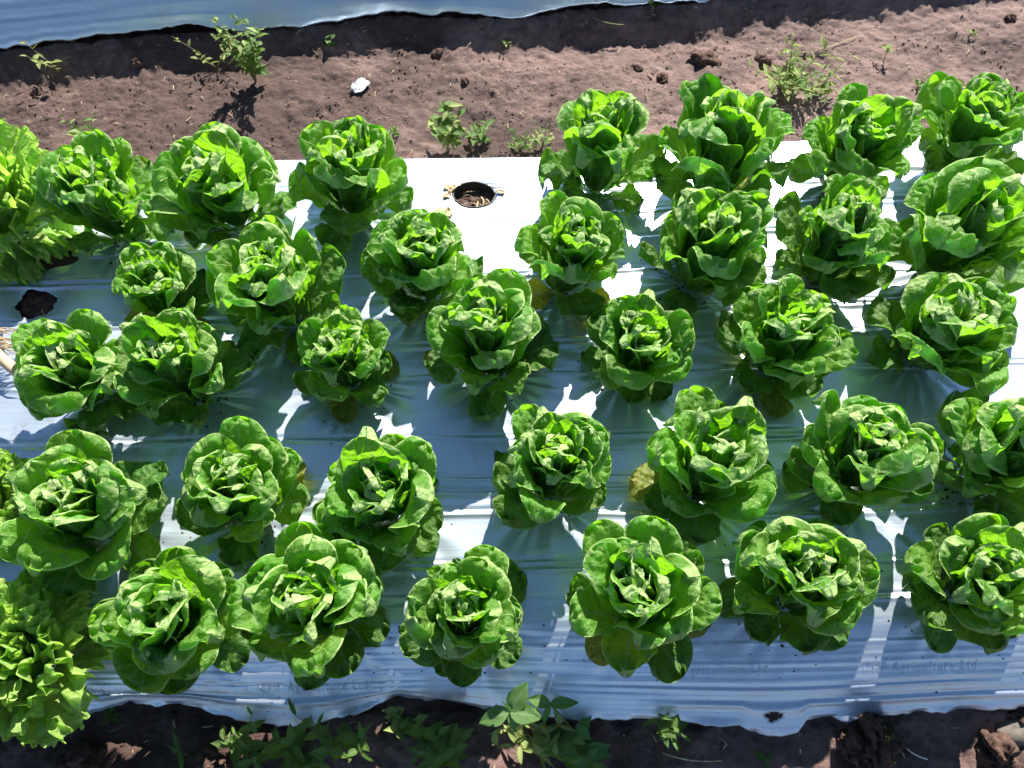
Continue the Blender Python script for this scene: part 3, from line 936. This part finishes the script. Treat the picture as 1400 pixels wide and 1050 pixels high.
weed_px('low_weed', 'small feathery weed touching the tall narrow lettuce of the back row', 742, 198, BT, height=.05, stems=4, per=7, ll=.018, kinds=('narrow', 'pale'), spread=.7, seed=16)
weed_px('grassy_weed', 'grassy yellow green weed tuft behind the broad back row lettuce', 1072, 128, BT, height=.075, stems=14, per=7, ll=.034, kinds=('pale_narrow', 'narrow', 'pale'), spread=1.3, seed=17)
weed_px('grassy_weed', 'grassy weed spreading behind the slim flaring lettuce', 1112, 130, BT, height=.06, stems=12, per=6, ll=.032, kinds=('pale_narrow', 'narrow'), spread=1.5, seed=18)
weed_px('seedling', 'small seedling with two pale leaves standing alone on the bare soil at right', 1208, 82, BT, height=.042, stems=1, per=5, ll=.022, kinds=('pale', 'ovate'), seed=19, bare=.6)
weed_px('seedling', 'tiny yellowish seedling near the top right of the soil path', 1323, 50, BT, height=.025, stems=2, per=4, ll=.018, kinds=('pale_narrow',), seed=20, spread=.9)
weed_px('low_weed', 'low green weed on the soil behind the gap right of the slim lettuce', 1255, 118, BT, height=.02, stems=4, per=4, ll=.018, kinds=('ovate', 'narrow'), seed=21, spread=1.5)
weed_px('low_weed', 'small weed with one roundish green leaf left of the pinkish stump', 1280, 130, BT, height=.03, stems=3, per=4, ll=.030, kinds=('ovate', 'pale'), seed=22, spread=1.2)
weed_px('low_weed', 'yellow green weed sprig just above the pinkish stump', 1303, 122, BT, height=.03, stems=2, per=4, ll=.022, kinds=('pale',), seed=23, spread=1.)
weed_px('small_weed', 'small weed behind the leftmost dark lettuce of the back row', 122, 190, BT, height=.05, stems=4, per=6, ll=.022, kinds=('ovate', 'pale'), seed=24, spread=.8)
weed_px('wilted_weed', 'wilted pale weed leaning on the shadow edge near the top left', 82, 96, BT, height=.055, stems=3, per=5, ll=.026, kinds=('pale_narrow', 'pale'), seed=25, spread=.6, lean=(-.5, 0))
weed_px('small_weed', 'thin little weed sprout below the next bed near the top left', 96, 64, BT, height=.03, stems=1, per=4, ll=.014, kinds=('pale',), seed=26)
weed_px('seedling', 'bright seedling in the shade at the top, right of centre', 893, 12, BT, height=.02, stems=2, per=4, ll=.030, kinds=('pale', 'ovate'), seed=27, spread=1.2)
weed_px('seedling', 'small dim seedling in the shade right of the tall bushy weed', 450, 62, BT, height=.02, stems=2, per=4, ll=.020, kinds=('ovate',), seed=28, spread=1.2)
weed_px('seedling', 'tiny seedling in the shade above the white scrap', 692, 52, BT, height=.012, stems=2, per=3, ll=.014, kinds=('pale',), seed=29, spread=1.2)
weed_px('small_weed', 'small weed cut by the left edge above the frilly lettuce', 6, 170, BT, height=.03, stems=2, per=5, ll=.016, kinds=('pale', 'ovate'), seed=30, spread=.9)
weed_px('small_weed', 'little weed peeping out right of the third dark lettuce in the back row', 538, 186, BT, height=.03, stems=2, per=5, ll=.018, kinds=('ovate',), seed=31, spread=.8)
FT = -0.16
weed_px('leafy_weed', 'dense dark green weed in the shaded front path at the left', 338, 1032, FT, height=.06, stems=6, per=7, ll=.026, kinds=('ovate', 'ovate', 'narrow'), spread=.8, seed=41)
weed_px('leafy_weed', 'green weed with pointed leaves in the front path below the spiral headed lettuce', 472, 1018, FT, height=.075, stems=5, per=7, ll=.034, kinds=('ovate', 'narrow'), spread=.75, seed=42)
weed_px('leafy_weed', 'low green weed in the front path, left of the broad leaved weed', 600, 1025, FT, height=.075, stems=7, per=9, ll=.032, kinds=('ovate',), spread=.7, seed=43)
weed_px('small_weed', 'small bright tipped weed in the dark front path, between two larger weeds', 552, 990, FT, height=.04, stems=3, per=6, ll=.024, kinds=('ovate', 'pale'), spread=.6, seed=44)
weed_px('leafy_weed', 'weed with rounded leaves in the front path right of the broad leaved weed', 790, 1030, FT, height=.06, stems=5, per=6, ll=.042, kinds=('ovate', 'broad'), spread=1.1, seed=45)
weed_px('pale_weed', 'bright sunlit weed clump at the foot of the broad leaved weed', 735, 1018, FT, height=.07, stems=6, per=7, ll=.032, kinds=('pale', 'pale_narrow'), spread=.8, seed=46)
weed_px('trailing_weed', 'green trailing weed at the film edge below the largest front lettuce', 905, 1000, FT, height=.06, stems=3, per=6, ll=.032, kinds=('ovate', 'narrow'), spread=.6, seed=47)
weed_px('small_weed', 'tiny round leaved weed in the dark soil at the lower left', 155, 982, FT, height=.015, stems=2, per=4, ll=.020, kinds=('ovate',), spread=1.2, seed=48)
weed_px('seedling', 'thin bladed seedling in the dark front path at the left', 252, 1035, FT, height=.035, stems=2, per=3, ll=.040, kinds=('narrow',), spread=.4, seed=49)
weed_px('seedling', 'single small green leaf in the dark path below the torn film', 1046, 1038, FT, height=.01, stems=1, per=3, ll=.022, kinds=('ovate',), spread=.4, seed=50)
weed_px('leafy_weed', 'green weed by the bottom edge, between the two large weeds of the front path', 405, 1048, FT, height=.06, stems=5, per=7, ll=.036, kinds=('ovate', 'narrow'), spread=.9, seed=51)

# broad leaved weed, each leaf placed
def broad_weed():
    z = FT
    p = px(735, 1010, z)
    z = gz(p[0], p[1])
    root = bpy.data.objects.new('broad_leaved_weed', None); COL.objects.link(root)
    root.location = (p[0], p[1], z)
    tag(root, 'broad leaved weed with smooth oval leaves rising in front of the film edge', 'weed')
    top = px(698, 972, -0.04)
    tv = Vector(top) - Vector((p[0], p[1], z))
    pts = [tv * f + Vector((0.012 * math.sin(f * 3), 0, 0)) for f in (0, .2, .4, .6, .8, 1)]
    V, F = tube(pts, [.0036, .0034, .003, .0028, .0025, .002], 7)
    link('stem', mesh_from('stem', V, F, M['stem']), root)
    # target tip pixel, level, length of leaf
    for (bx, by, tx, ty, zz, ww) in ((0, 0, 718, 936, .000, 1.05), (0, 0, 738, 980, -.010, 1.05), (0, 0, 654, 988, -.055, 1.0), (0, 0, 705, 1002, -.05, .9), (0, 0, 690, 962, .005, .5)):
        tip = Vector(px(tx, ty, zz)) - Vector((p[0], p[1], z))
        d = tip - tv
        L = d.length * 1.02
        xa = d.normalized(); ya = Vector((0, 0, 1)).cross(xa).normalized(); za = xa.cross(ya)
        m = Matrix((xa, ya * ww, za)).transposed().to_4x4()
        m4 = Matrix.Translation(tv) @ m @ Matrix.Diagonal((L, L * ww, L, 1))
        link('leaf', WL['broad'][0], root, m4)
    return root


broad_weed()


def side_broad():
    p = px(790, 1005, FT); z = gz(p[0], p[1])
    root = bpy.data.objects.new('broad_leaved_weed', None); COL.objects.link(root)
    root.location = (p[0], p[1], z)
    tag(root, 'shaded broad leaved weed with two dark oval leaves lying against the film edge', 'weed')
    top = Vector(px(752, 962, -0.075)) - Vector((p[0], p[1], z))
    pts = [top * f for f in (0, .25, .5, .75, 1)]
    V, F = tube(pts, [.003, .0028, .0026, .0022, .0018], 6)
    link('stem', mesh_from('stem', V, F, M['stem']), root)
    for (tx, ty, zz, ww) in ((722, 955, -.06, 1.0), (790, 960, -.062, .8), (742, 990, -.09, .6)):
        tip = Vector(px(tx, ty, zz)) - Vector((p[0], p[1], z))
        d = tip - top; L = d.length
        xa = d.normalized(); ya = Vector((0, 0, 1)).cross(xa).normalized(); za = xa.cross(ya)
        m4 = Matrix.Translation(top) @ Matrix((xa, ya, za)).transposed().to_4x4() @ Matrix.Diagonal((L, L * ww, L, 1))
        link('leaf', WL['broad'][1], root, m4)


side_broad()

# ------------------------------------------------------------------ clods, stones, scraps
def lumpy(name, mat, rx, ry, rz, seed=0, n=14, m=22, amp=.22, fr=2.0):
    th = np.linspace(0.02, np.pi - .02, n); ph = np.linspace(0, 2 * np.pi, m, endpoint=False)
    T, P = np.meshgrid(th, ph, indexing='ij')
    x, y, z = np.sin(T) * np.cos(P), np.sin(T) * np.sin(P), np.cos(T)
    k = 1 + amp * fbm(x * fr + 5 + seed, y * fr + z * fr * 1.3 + seed * .7, seed, 4, .6) + amp * .5 * fbm(x * fr * 2.2, z * fr * 2 + y, seed + 3, 3)
    V = np.stack([x * k * rx, y * k * ry, z * k * rz], -1).reshape(-1, 3)
    F = []
    for i in range(n - 1):
        for j in range(m):
            F.append((i * m + j, (i + 1) * m + j, (i + 1) * m + (j + 1) % m, i * m + (j + 1) % m))
    F.append(tuple(range(m))); F.append(tuple((n - 1) * m + j for j in range(m))[::-1])
    return mesh_from(name, V, F, mat)


def place_px(name, me, bx, by, zt, label, cat, group=None, rz=0, sink=0.3, on_film=False):
    z = zt
    for _ in range(4):
        p = px(bx, by, z); z = film_z(p[0], p[1]) if on_film else gz(p[0], p[1])
    o = link(name, me)
    o.location = (p[0], p[1], z)
    o.rotation_euler = (0, 0, rz)
    tag(o, label, cat, group)
    return o


for i, (bx, by, rx, ry, rz, lab) in enumerate([
    (962, 82, .040, .032, .022, 'large dark crumbly soil clod on the path behind the broad back row lettuce'),
    (905, 108, .020, .017, .014, 'dark soil clod on the path right of the tall narrow lettuce top'),
    (1042, 84, .026, .017, .014, 'dark soil clod left of the grassy weed tuft'),
    (597, 74, .018, .013, .014, 'lit soil clod on the shadow edge above the white scrap'),
    (1382, 26, .018, .016, .012, 'dark soil clod at the top right corner of the path'),
    (185, 82, .020, .016, .016, 'rounded soil clod on the shadow edge at the top left'),
    (50, 128, .022, .014, .013, 'soil clod with a dark shadow near the left edge of the path'),
    (870, 94, .018, .012, .010, 'flat dark clod on the path behind the tall narrow lettuce'),
    (635, 112, .012, .011, .010, 'small clod on the path above the leafy weed'),
    (1395, 978, .026, .022, .020, 'sunlit brown soil clod at the film edge in the lower right corner')]):
    z_ = FT if by > 600 else BT
    place_px('soil_clod', lumpy('soil_clod', M['clod'], rx, ry, rz, i + 3, 18, 28, .34, 2.6), bx, by, z_, lab, 'clod', 'soil clods on the paths', i * 1.3)
place_px('stone', lumpy('stone', M['stone'], .05, .03, .022, 77, 14, 24, .12, 1.2), 1392, 997, FT, 'greyish brown stone lying in the shade at the lower right corner', 'stone', None, .4)


def mound(bx, by, rx, ry, rz, seed, label, moss):
    me = lumpy('soil_mound', M['clod'], rx, ry, rz, seed, 26, 40, .30, 2.4)
    o = place_px('soil_mound', me, bx, by, FT, label, 'soil mound')
    if moss:
        V, F = [], []
        rr = random.Random(seed)
        n = len(me.vertices)
        for _ in range(150):
            v = me.vertices[rr.randrange(n)]
            if v.normal.z < .15 or v.co.x < -rx * .1: continue
            c = v.co + v.normal * .001; a = rr.uniform(0, 6.28); l = rr.uniform(.004, .009)
            t = Vector((math.cos(a), math.sin(a), .5)).normalized() * l; s = Vector((-math.sin(a), math.cos(a), 0)) * l * .3
            k = len(V); V += [c - s, c + s, c + t + v.normal * .002]; F.append((k, k + 1, k + 2))
        mo = link('moss', mesh_from('moss', V, F, M['moss']), o); mo['kind'] = 'stuff'
    return o


mound(1190, 1012, .030, .055, .085, 5, 'upright mossy soil lump catching the sun below the film edge at right', True)
mound(1165, 1032, .030, .045, .045, 6, 'crumbly sunlit soil mound just left of the mossy lump', False)
mound(1360, 1035, .040, .045, .060, 8, 'brown sunlit soil mound near the bottom right corner', False)
mound(112, 1046, .045, .035, .045, 9, 'low sunlit soil mound at the bottom left', False)
mound(285, 1050, .040, .03, .04, 10, 'low sunlit soil mound at the bottom, beside the dense dark weed', False)


def sheet_scrap(name, mat, a, b, seed, curl=.3, n=9):
    u = np.linspace(-1, 1, n); U, V = np.meshgrid(u, u)
    k = 1 + .25 * vnoise(np.arctan2(V, U) * 1.6 + seed, U * 0, seed)
    rr_ = np.sqrt(U ** 2 + V ** 2); mx = np.maximum(np.abs(U), np.abs(V)); f = np.where(rr_ > 0, mx / np.maximum(rr_, 1e-6), 1)
    X = U * f * a * k; Y = V * f * b * k
    Z = .004 + curl * a * (U * f) ** 2 + .18 * a * vnoise(U * 1.5 + seed, V * 1.5, seed + 2)
    me = mesh_from(name, np.stack([X, Y, Z], -1).reshape(-1, 3), grid_faces(n, n), mat, np.stack([U * .5 + .5, V * .5 + .5], -1).reshape(-1, 2))
    return me


def thick(o, t=.0008):
    s = o.modifiers.new('thickness', 'SOLIDIFY'); s.thickness = t; return o


thick(place_px('plastic_scrap', sheet_scrap('plastic_scrap', M['scrap'], .022, .032, 3, .25, 15), 494, 119, BT, 'crumpled white plastic scrap lying on the bare soil path', 'scrap', None, -.5))
for i, (bx, by, a, lab) in enumerate([(616, 258, .022, 'curled dry leaf at the left rim of the empty planting hole'), (612, 268, .018, 'small dry leaf on the film left of the empty planting hole'),
                                      (614, 292, .020, 'pale flat dry leaf on the film in front of the empty planting hole'), (684, 263, .016, 'dry leaf bits at the right rim of the empty planting hole')]):
    thick(place_px('dry_leaf', sheet_scrap('dry_leaf', M['dry'], a * .8, a * .5, 20 + i, .4), bx, by, 0, lab, 'dry leaf', 'dry leaves around the empty hole', i * .9, on_film=True), .0006)

# straw inside the holes and the crumbs there
def straw_mesh(pts, rr, n, spread, mat, lmin=.01, lmax=.035, wid=.0016):
    V, F = [], []
    for _ in range(n):
        cx, cy, cz = pts(rr)
        a = rr.uniform(0, 6.28); l = rr.uniform(lmin, lmax) * .5; w = wid * rr.uniform(.5, 1.4)
        d = Vector((math.cos(a), math.sin(a), rr.uniform(-.12, .25))); s = Vector((-d.y, d.x, 0)).normalized() * w
        c = Vector((cx, cy, cz)); k = len(V)
        mid = Vector((0, 0, rr.uniform(0, .004))) + s * rr.uniform(-2, 2)
        V += [c - d * l - s * .5, c - d * l + s * .5, c + mid - s, c + mid + s, c + d * l - s * .4, c + d * l + s * .4,
              c + mid + Vector((0, 0, w))]
        F += [(k, k + 1, k + 6), (k, k + 6, k + 2), (k + 1, k + 3, k + 6), (k + 2, k + 6, k + 4), (k + 6, k + 3, k + 5), (k + 4, k + 6, k + 5)]
    return V, F


def hole_soil(h, dz, seed, label):
    cx, cy, rx, ry, rg = h
    n = 34
    u = np.linspace(-1, 1, n); U, V = np.meshgrid(u, u)
    rr_ = np.sqrt(U ** 2 + V ** 2); mx = np.maximum(np.abs(U), np.abs(V)); f = np.where(rr_ > 0, mx / np.maximum(rr_, 1e-6), 1)
    k = .955 if rg < .1 else 1.35
    X = cx + U * f * rx * k; Y = cy + V * f * ry * k
    z0 = film_z(cx + rx * 1.3, cy) - dz
    Z = z0 + .006 * fbm(X * 60, Y * 60, seed, 3) + .004 * vnoise(X * 300, Y * 300, seed) + .010 * (1 - rr_ * f)
    o = link('hole_soil', mesh_from('hole_soil', np.stack([X, Y, Z], -1).reshape(-1, 3), grid_faces(n, n), M['clod']))
    o['kind'] = 'structure'; o['label'] = label
    return z0


z0 = hole_soil(HOLES[0], .032, 5, 'dark crumbly soil inside the empty round planting hole')
hole_soil(HOLES[1], .020, 9, 'dark soil inside the ragged hole in the film')
rs = random.Random(5)


def in_hole(r):
    a, q = r.uniform(0, 6.28), math.sqrt(r.random()) * .8
    return HOLES[0][0] + HOLES[0][2] * q * math.cos(a), HOLES[0][1] + HOLES[0][3] * q * math.sin(a) - .006, z0 + .012
V, F = straw_mesh(in_hole, rs, 15, 1, None, .012, .034, .0022)
o = link('straw_litter', mesh_from('straw_litter', V, F, M['dry'], smooth_=False)); tag(o, 'straw and dry bits lying inside the empty planting hole', None, None, 'stuff')
h2p = HOLES[1]
o = link('soil_clod', lumpy('soil_clod', M['dry'], .014, .010, .010, 91, 10, 14, .25)); o.location = (h2p[0] + .018, h2p[1] - .016, film_z(h2p[0] + .06, h2p[1]) - .022)
tag(o, 'reddish brown lump inside the dark ragged hole in the film', 'clod')


def open_soil(r, back):
    while True:
        x = r.uniform(-1.75, 1.75)
        if back:
            y = r.uniform(float(yB(x)) + .05, float(yB2(x)) - .01)
        else:
            y = r.uniform(-.02, float(yF(x)) - .004)
        return x, y


V, F = [], []
rs = random.Random(8)
spots = [open_soil(rs, True) for _ in range(330)] + [open_soil(rs, False) for _ in range(120)]
zs = ground_z(np.array([s[0] for s in spots]), np.array([s[1] for s in spots]))
it = iter([(s[0], s[1], z + .0025) for s, z in zip(spots, zs)])
V, F = straw_mesh(lambda r: next(it), rs, len(spots), 1, None, .006, .030, .0013)
o = link('straw_litter', mesh_from('straw_litter', V, F, M['dry'], smooth_=False)); tag(o, 'scattered dry straw and stalk bits on the bare soil', None, None, 'stuff')

# crumbs of soil, thousands of them
def crumbs(n, back, seed, smin, smax):
    r = np.random.RandomState(seed)
    x = r.uniform(-1.8, 1.8, n)
    if back:
        y = yB(x) + .045 + r.rand(n) * (yB2(x) - yB(x) - .045)
    else:
        y = -.05 + r.rand(n) * (yF(x) + .045)
    cl = vnoise(x * 9, y * 9, seed) + .6 * vnoise(x * 23, y * 23, seed + 1)
    k = cl > r.uniform(-.7, .9, n)
    x, y = x[k], y[k]; n = len(x)
    s = smin + (smax - smin) * r.rand(n) ** 3.5
    ico_v = np.array([(0, 0, 1), (.9, 0, .3), (.28, .86, .3), (-.73, .53, .3), (-.73, -.53, .3), (.28, -.86, .3), (.6, .5, -.6), (-.3, .7, -.6), (-.75, -.1, -.6), (0, -.75, -.6), (.65, -.4, -.6)])
    ico_f = np.array([(0, 1, 2), (0, 2, 3), (0, 3, 4), (0, 4, 5), (0, 5, 1), (1, 6, 2), (2, 7, 3), (3, 8, 4), (4, 9, 5), (5, 10, 1), (2, 6, 7), (3, 7, 8), (4, 8, 9), (5, 9, 10), (1, 10, 6)])
    a = r.uniform(0, 6.28, n); ca, sa = np.cos(a), np.sin(a)
    pv = ico_v[None] * (1 + r.uniform(-.35, .35, (n, len(ico_v), 1)))
    pv = pv * (s[:, None, None] * np.stack([np.ones(n), r.uniform(.6, 1, n), r.uniform(.45, .8, n)], -1)[:, None, :])
    X = pv[..., 0] * ca[:, None] - pv[..., 1] * sa[:, None] + x[:, None]
    Y = pv[..., 0] * sa[:, None] + pv[..., 1] * ca[:, None] + y[:, None]
    Z = pv[..., 2] + ground_z(x, y)[:, None] + s[:, None] * .15
    V = np.stack([X, Y, Z], -1).reshape(-1, 3)
    F = (ico_f[None] + (np.arange(n) * len(ico_v))[:, None, None]).reshape(-1, 3)
    return V, F


for back, n, sd_ in ((True, 11000, 3), (False, 5000, 4)):
    V, F = crumbs(n, back, sd_, .0010, .0055)
    o = link('soil_crumbs', mesh_from('soil_crumbs', V, F, M['soil'], smooth_=False))
    tag(o, 'loose soil crumbs scattered over the back path' if back else 'loose soil crumbs scattered over the front path', None, None, 'stuff')

# specks of soil on the film
def film_specks():
    r = random.Random(6)
    V, F = [], []
    pts = []
    for (cx, cy, n, sx, sy) in ((1072, 888, 26, 28, 22), (1240, 860, 8, 40, 20), (190, 925, 14, 60, 16), (520, 905, 10, 60, 14), (800, 900, 10, 80, 30), (700, 600, 10, 400, 120),
                                (1300, 900, 12, 80, 30), (850, 905, 14, 40, 14), (640, 285, 8, 60, 20)):
        for _ in range(n):
            pts.append((r.gauss(cx, sx), r.gauss(cy, sy)))
    for (a, b) in pts:
        p = px(a, b, -.01)
        z = film_z(p[0], p[1])
        p = px(a, b, z); z = film_z(p[0], p[1])
        if not (float(yF(p[0])) + .01 < p[1] < float(yB(p[0])) - .01): continue
        s = r.uniform(.0008, .0028); k = len(V)
        V += [(p[0] - s, p[1] - s * .5, z), (p[0] + s, p[1] - s * .6, z), (p[0] + s * .3, p[1] + s, z), (p[0] - s * .7, p[1] + s * .5, z), (p[0], p[1], z + s)]
        F += [(k, k + 1, k + 4), (k + 1, k + 2, k + 4), (k + 2, k + 3, k + 4), (k + 3, k, k + 4)]
    o = link('soil_specks', mesh_from('soil_specks', V, F, M['clod'], smooth_=False)); tag(o, 'specks of dark soil lying on the film', None, None, 'stuff')


film_specks()

def stem_crumbs():
    r = random.Random(12)
    V, F = [], []
    for (x, y) in PLANTS_XY:
        a0 = r.uniform(0, 6.28)
        for _ in range(70):
            a = a0 + r.gauss(0, 1.3); q = abs(r.gauss(.055, .04))
            cx, cy = x + q * math.cos(a), y + q * math.sin(a)
            if not (float(yF(cx)) + .02 < cy < float(yB(cx)) - .01): continue
            z = film_z(cx, cy); s = r.uniform(.0010, .0042) * (1 if q < .09 else .6); k = len(V)
            V += [(cx - s, cy - s * .7, z), (cx + s * .8, cy - s, z), (cx + s, cy + s * .6, z), (cx - s * .6, cy + s, z), (cx + r.uniform(-.4, .4) * s, cy + r.uniform(-.4, .4) * s, z + s * r.uniform(.6, 1.2))]
            F += [(k, k + 1, k + 4), (k + 1, k + 2, k + 4), (k + 2, k + 3, k + 4), (k + 3, k, k + 4)]
    o = link('stem_soil', mesh_from('stem_soil', V, F, M['clod'], smooth_=False)); tag(o, 'soil crumbs spilled on the film round the lettuce stems', None, None, 'stuff')


stem_crumbs()

# soil spilled on the film below the frilly lettuce at the left
def spilled():
    c = px(52, 362, 0)
    n = 50
    u = np.linspace(-1, 1, n); U, V = np.meshgrid(u, u)
    rr_ = np.sqrt(U ** 2 + V ** 2); mx = np.maximum(np.abs(U), np.abs(V)); f = np.where(rr_ > 0, mx / np.maximum(rr_, 1e-6), 1)
    k = 1 + .22 * vnoise(np.arctan2(V, U) * 2 + 4, U * 0, 6)
    rad = rr_ * f
    lx = U * f * .105 * k; ly = V * f * .050 * k
    X = c[0] + lx; Y = c[1] + ly + lx * .30
    Z = np.array([film_z(a, b) for a, b in zip(X.ravel(), Y.ravel())]).reshape(X.shape) + .014 * np.maximum(1 - rad ** 2, 0) - .001 + .003 * fbm(X * 70, Y * 70, 3, 3) * (1 - rad ** 2)
    o = link('spilled_soil', mesh_from('spilled_soil', np.stack([X, Y, Z], -1).reshape(-1, 3), grid_faces(n, n), M['soil']))
    tag(o, 'soil spilled on the film in front of the frilly lettuce', None, None, 'stuff')


spilled()

# tan stick and frayed straw at the left edge
a, b = Vector(px(-80, 420, .19)), Vector(px(44, 526, .12))
pts = [a.lerp(b, f) + Vector((0, 0, .004 * math.sin(f * 7))) for f in (0, .2, .4, .6, .8, 1)]
V, F = tube(pts, [.014, .0135, .013, .0125, .012, .0115], 12)
o = link('stick', mesh_from('stick', V, F, M['wood'])); tag(o, 'pale tan wooden stick leaning in at the left edge under a lettuce', 'stick')
V, F = [], []
r = random.Random(3)
for _ in range(60):
    s = Vector(px(r.uniform(-30, 4), r.uniform(448, 480), .085)); e = s + Vector((r.uniform(.01, .05), r.uniform(-.02, .02), r.uniform(-.03, .01)))
    v, f = tube([s, s.lerp(e, .5) + Vector((0, 0, .004)), e], [.0014, .0012, .0006], 4)
    F += [tuple(i + len(V) for i in q) for q in f]; V += v
o = link('dry_roots', mesh_from('dry_roots', V, F, M['dry'])); tag(o, 'bundle of frayed reddish dry roots at the left edge above the stick', 'dry roots')

# pinkish stump with a pale leaf at the right end of the back row
p = px(1290, 158, -.10); z = gz(p[0], p[1])
root = bpy.data.objects.new('plant_stump', None); COL.objects.link(root); root.location = (p[0], p[1], z)
tag(root, 'pinkish plant stump with a pale leaf left of the last back row lettuce', 'plant stump')
V, F = tube([(-.022, -.004, .030), (-.018, -.003, .030), (.0, 0, .033), (.02, .002, .032), (.05, .004, .03), (.06, .004, .03)], [.004, .012, .016, .0165, .012, .005], 14)
link('stump', mesh_from('stump', V, F, M['root_skin']), root)
link('leaf', WL['pale'][0], root, Matrix.Translation((.03, .004, .045)) @ Matrix.Rotation(D(160), 4, 'Z') @ Matrix.Rotation(D(-30), 4, 'Y') @ Matrix.Scale(.055, 4))

# thin twigs and pale stalks
for (x0, y0, x1, y1, zt, mt, lab) in ((1226, 1012, 1266, 1038, FT, 'dry_pale', 'thin pale straw stalk on the dark front path at right'),
                                      (1000, 85, 1008, 62, BT, 'stem', None),
                                      (1170, 52, 1076, 76, BT, 'dry', 'long thin dry stalk lying on the soil behind the grassy weed'),
                                      (795, 18, 852, 36, BT, 'stem', 'thin curved root in the shade at the top of the soil path'),
                                      (905, 1030, 985, 1040, FT, 'dry', 'thin dry root on the dark front path right of the trailing weed')):
    if not lab: continue
    pts = []
    for k in range(7):
        f = k / 6
        q = px(x0 + (x1 - x0) * f, y0 + (y1 - y0) * f + 5 * math.sin(f * 3.1), zt); zz = gz(q[0], q[1])
        q = px(x0 + (x1 - x0) * f, y0 + (y1 - y0) * f + 5 * math.sin(f * 3.1), zz); pts.append(Vector((q[0], q[1], zz + .006)))
    V, F = tube(pts, [.0016] * 7, 5)
    o = link('stalk', mesh_from('stalk', V, F, M[mt])); tag(o, lab, 'stalk')
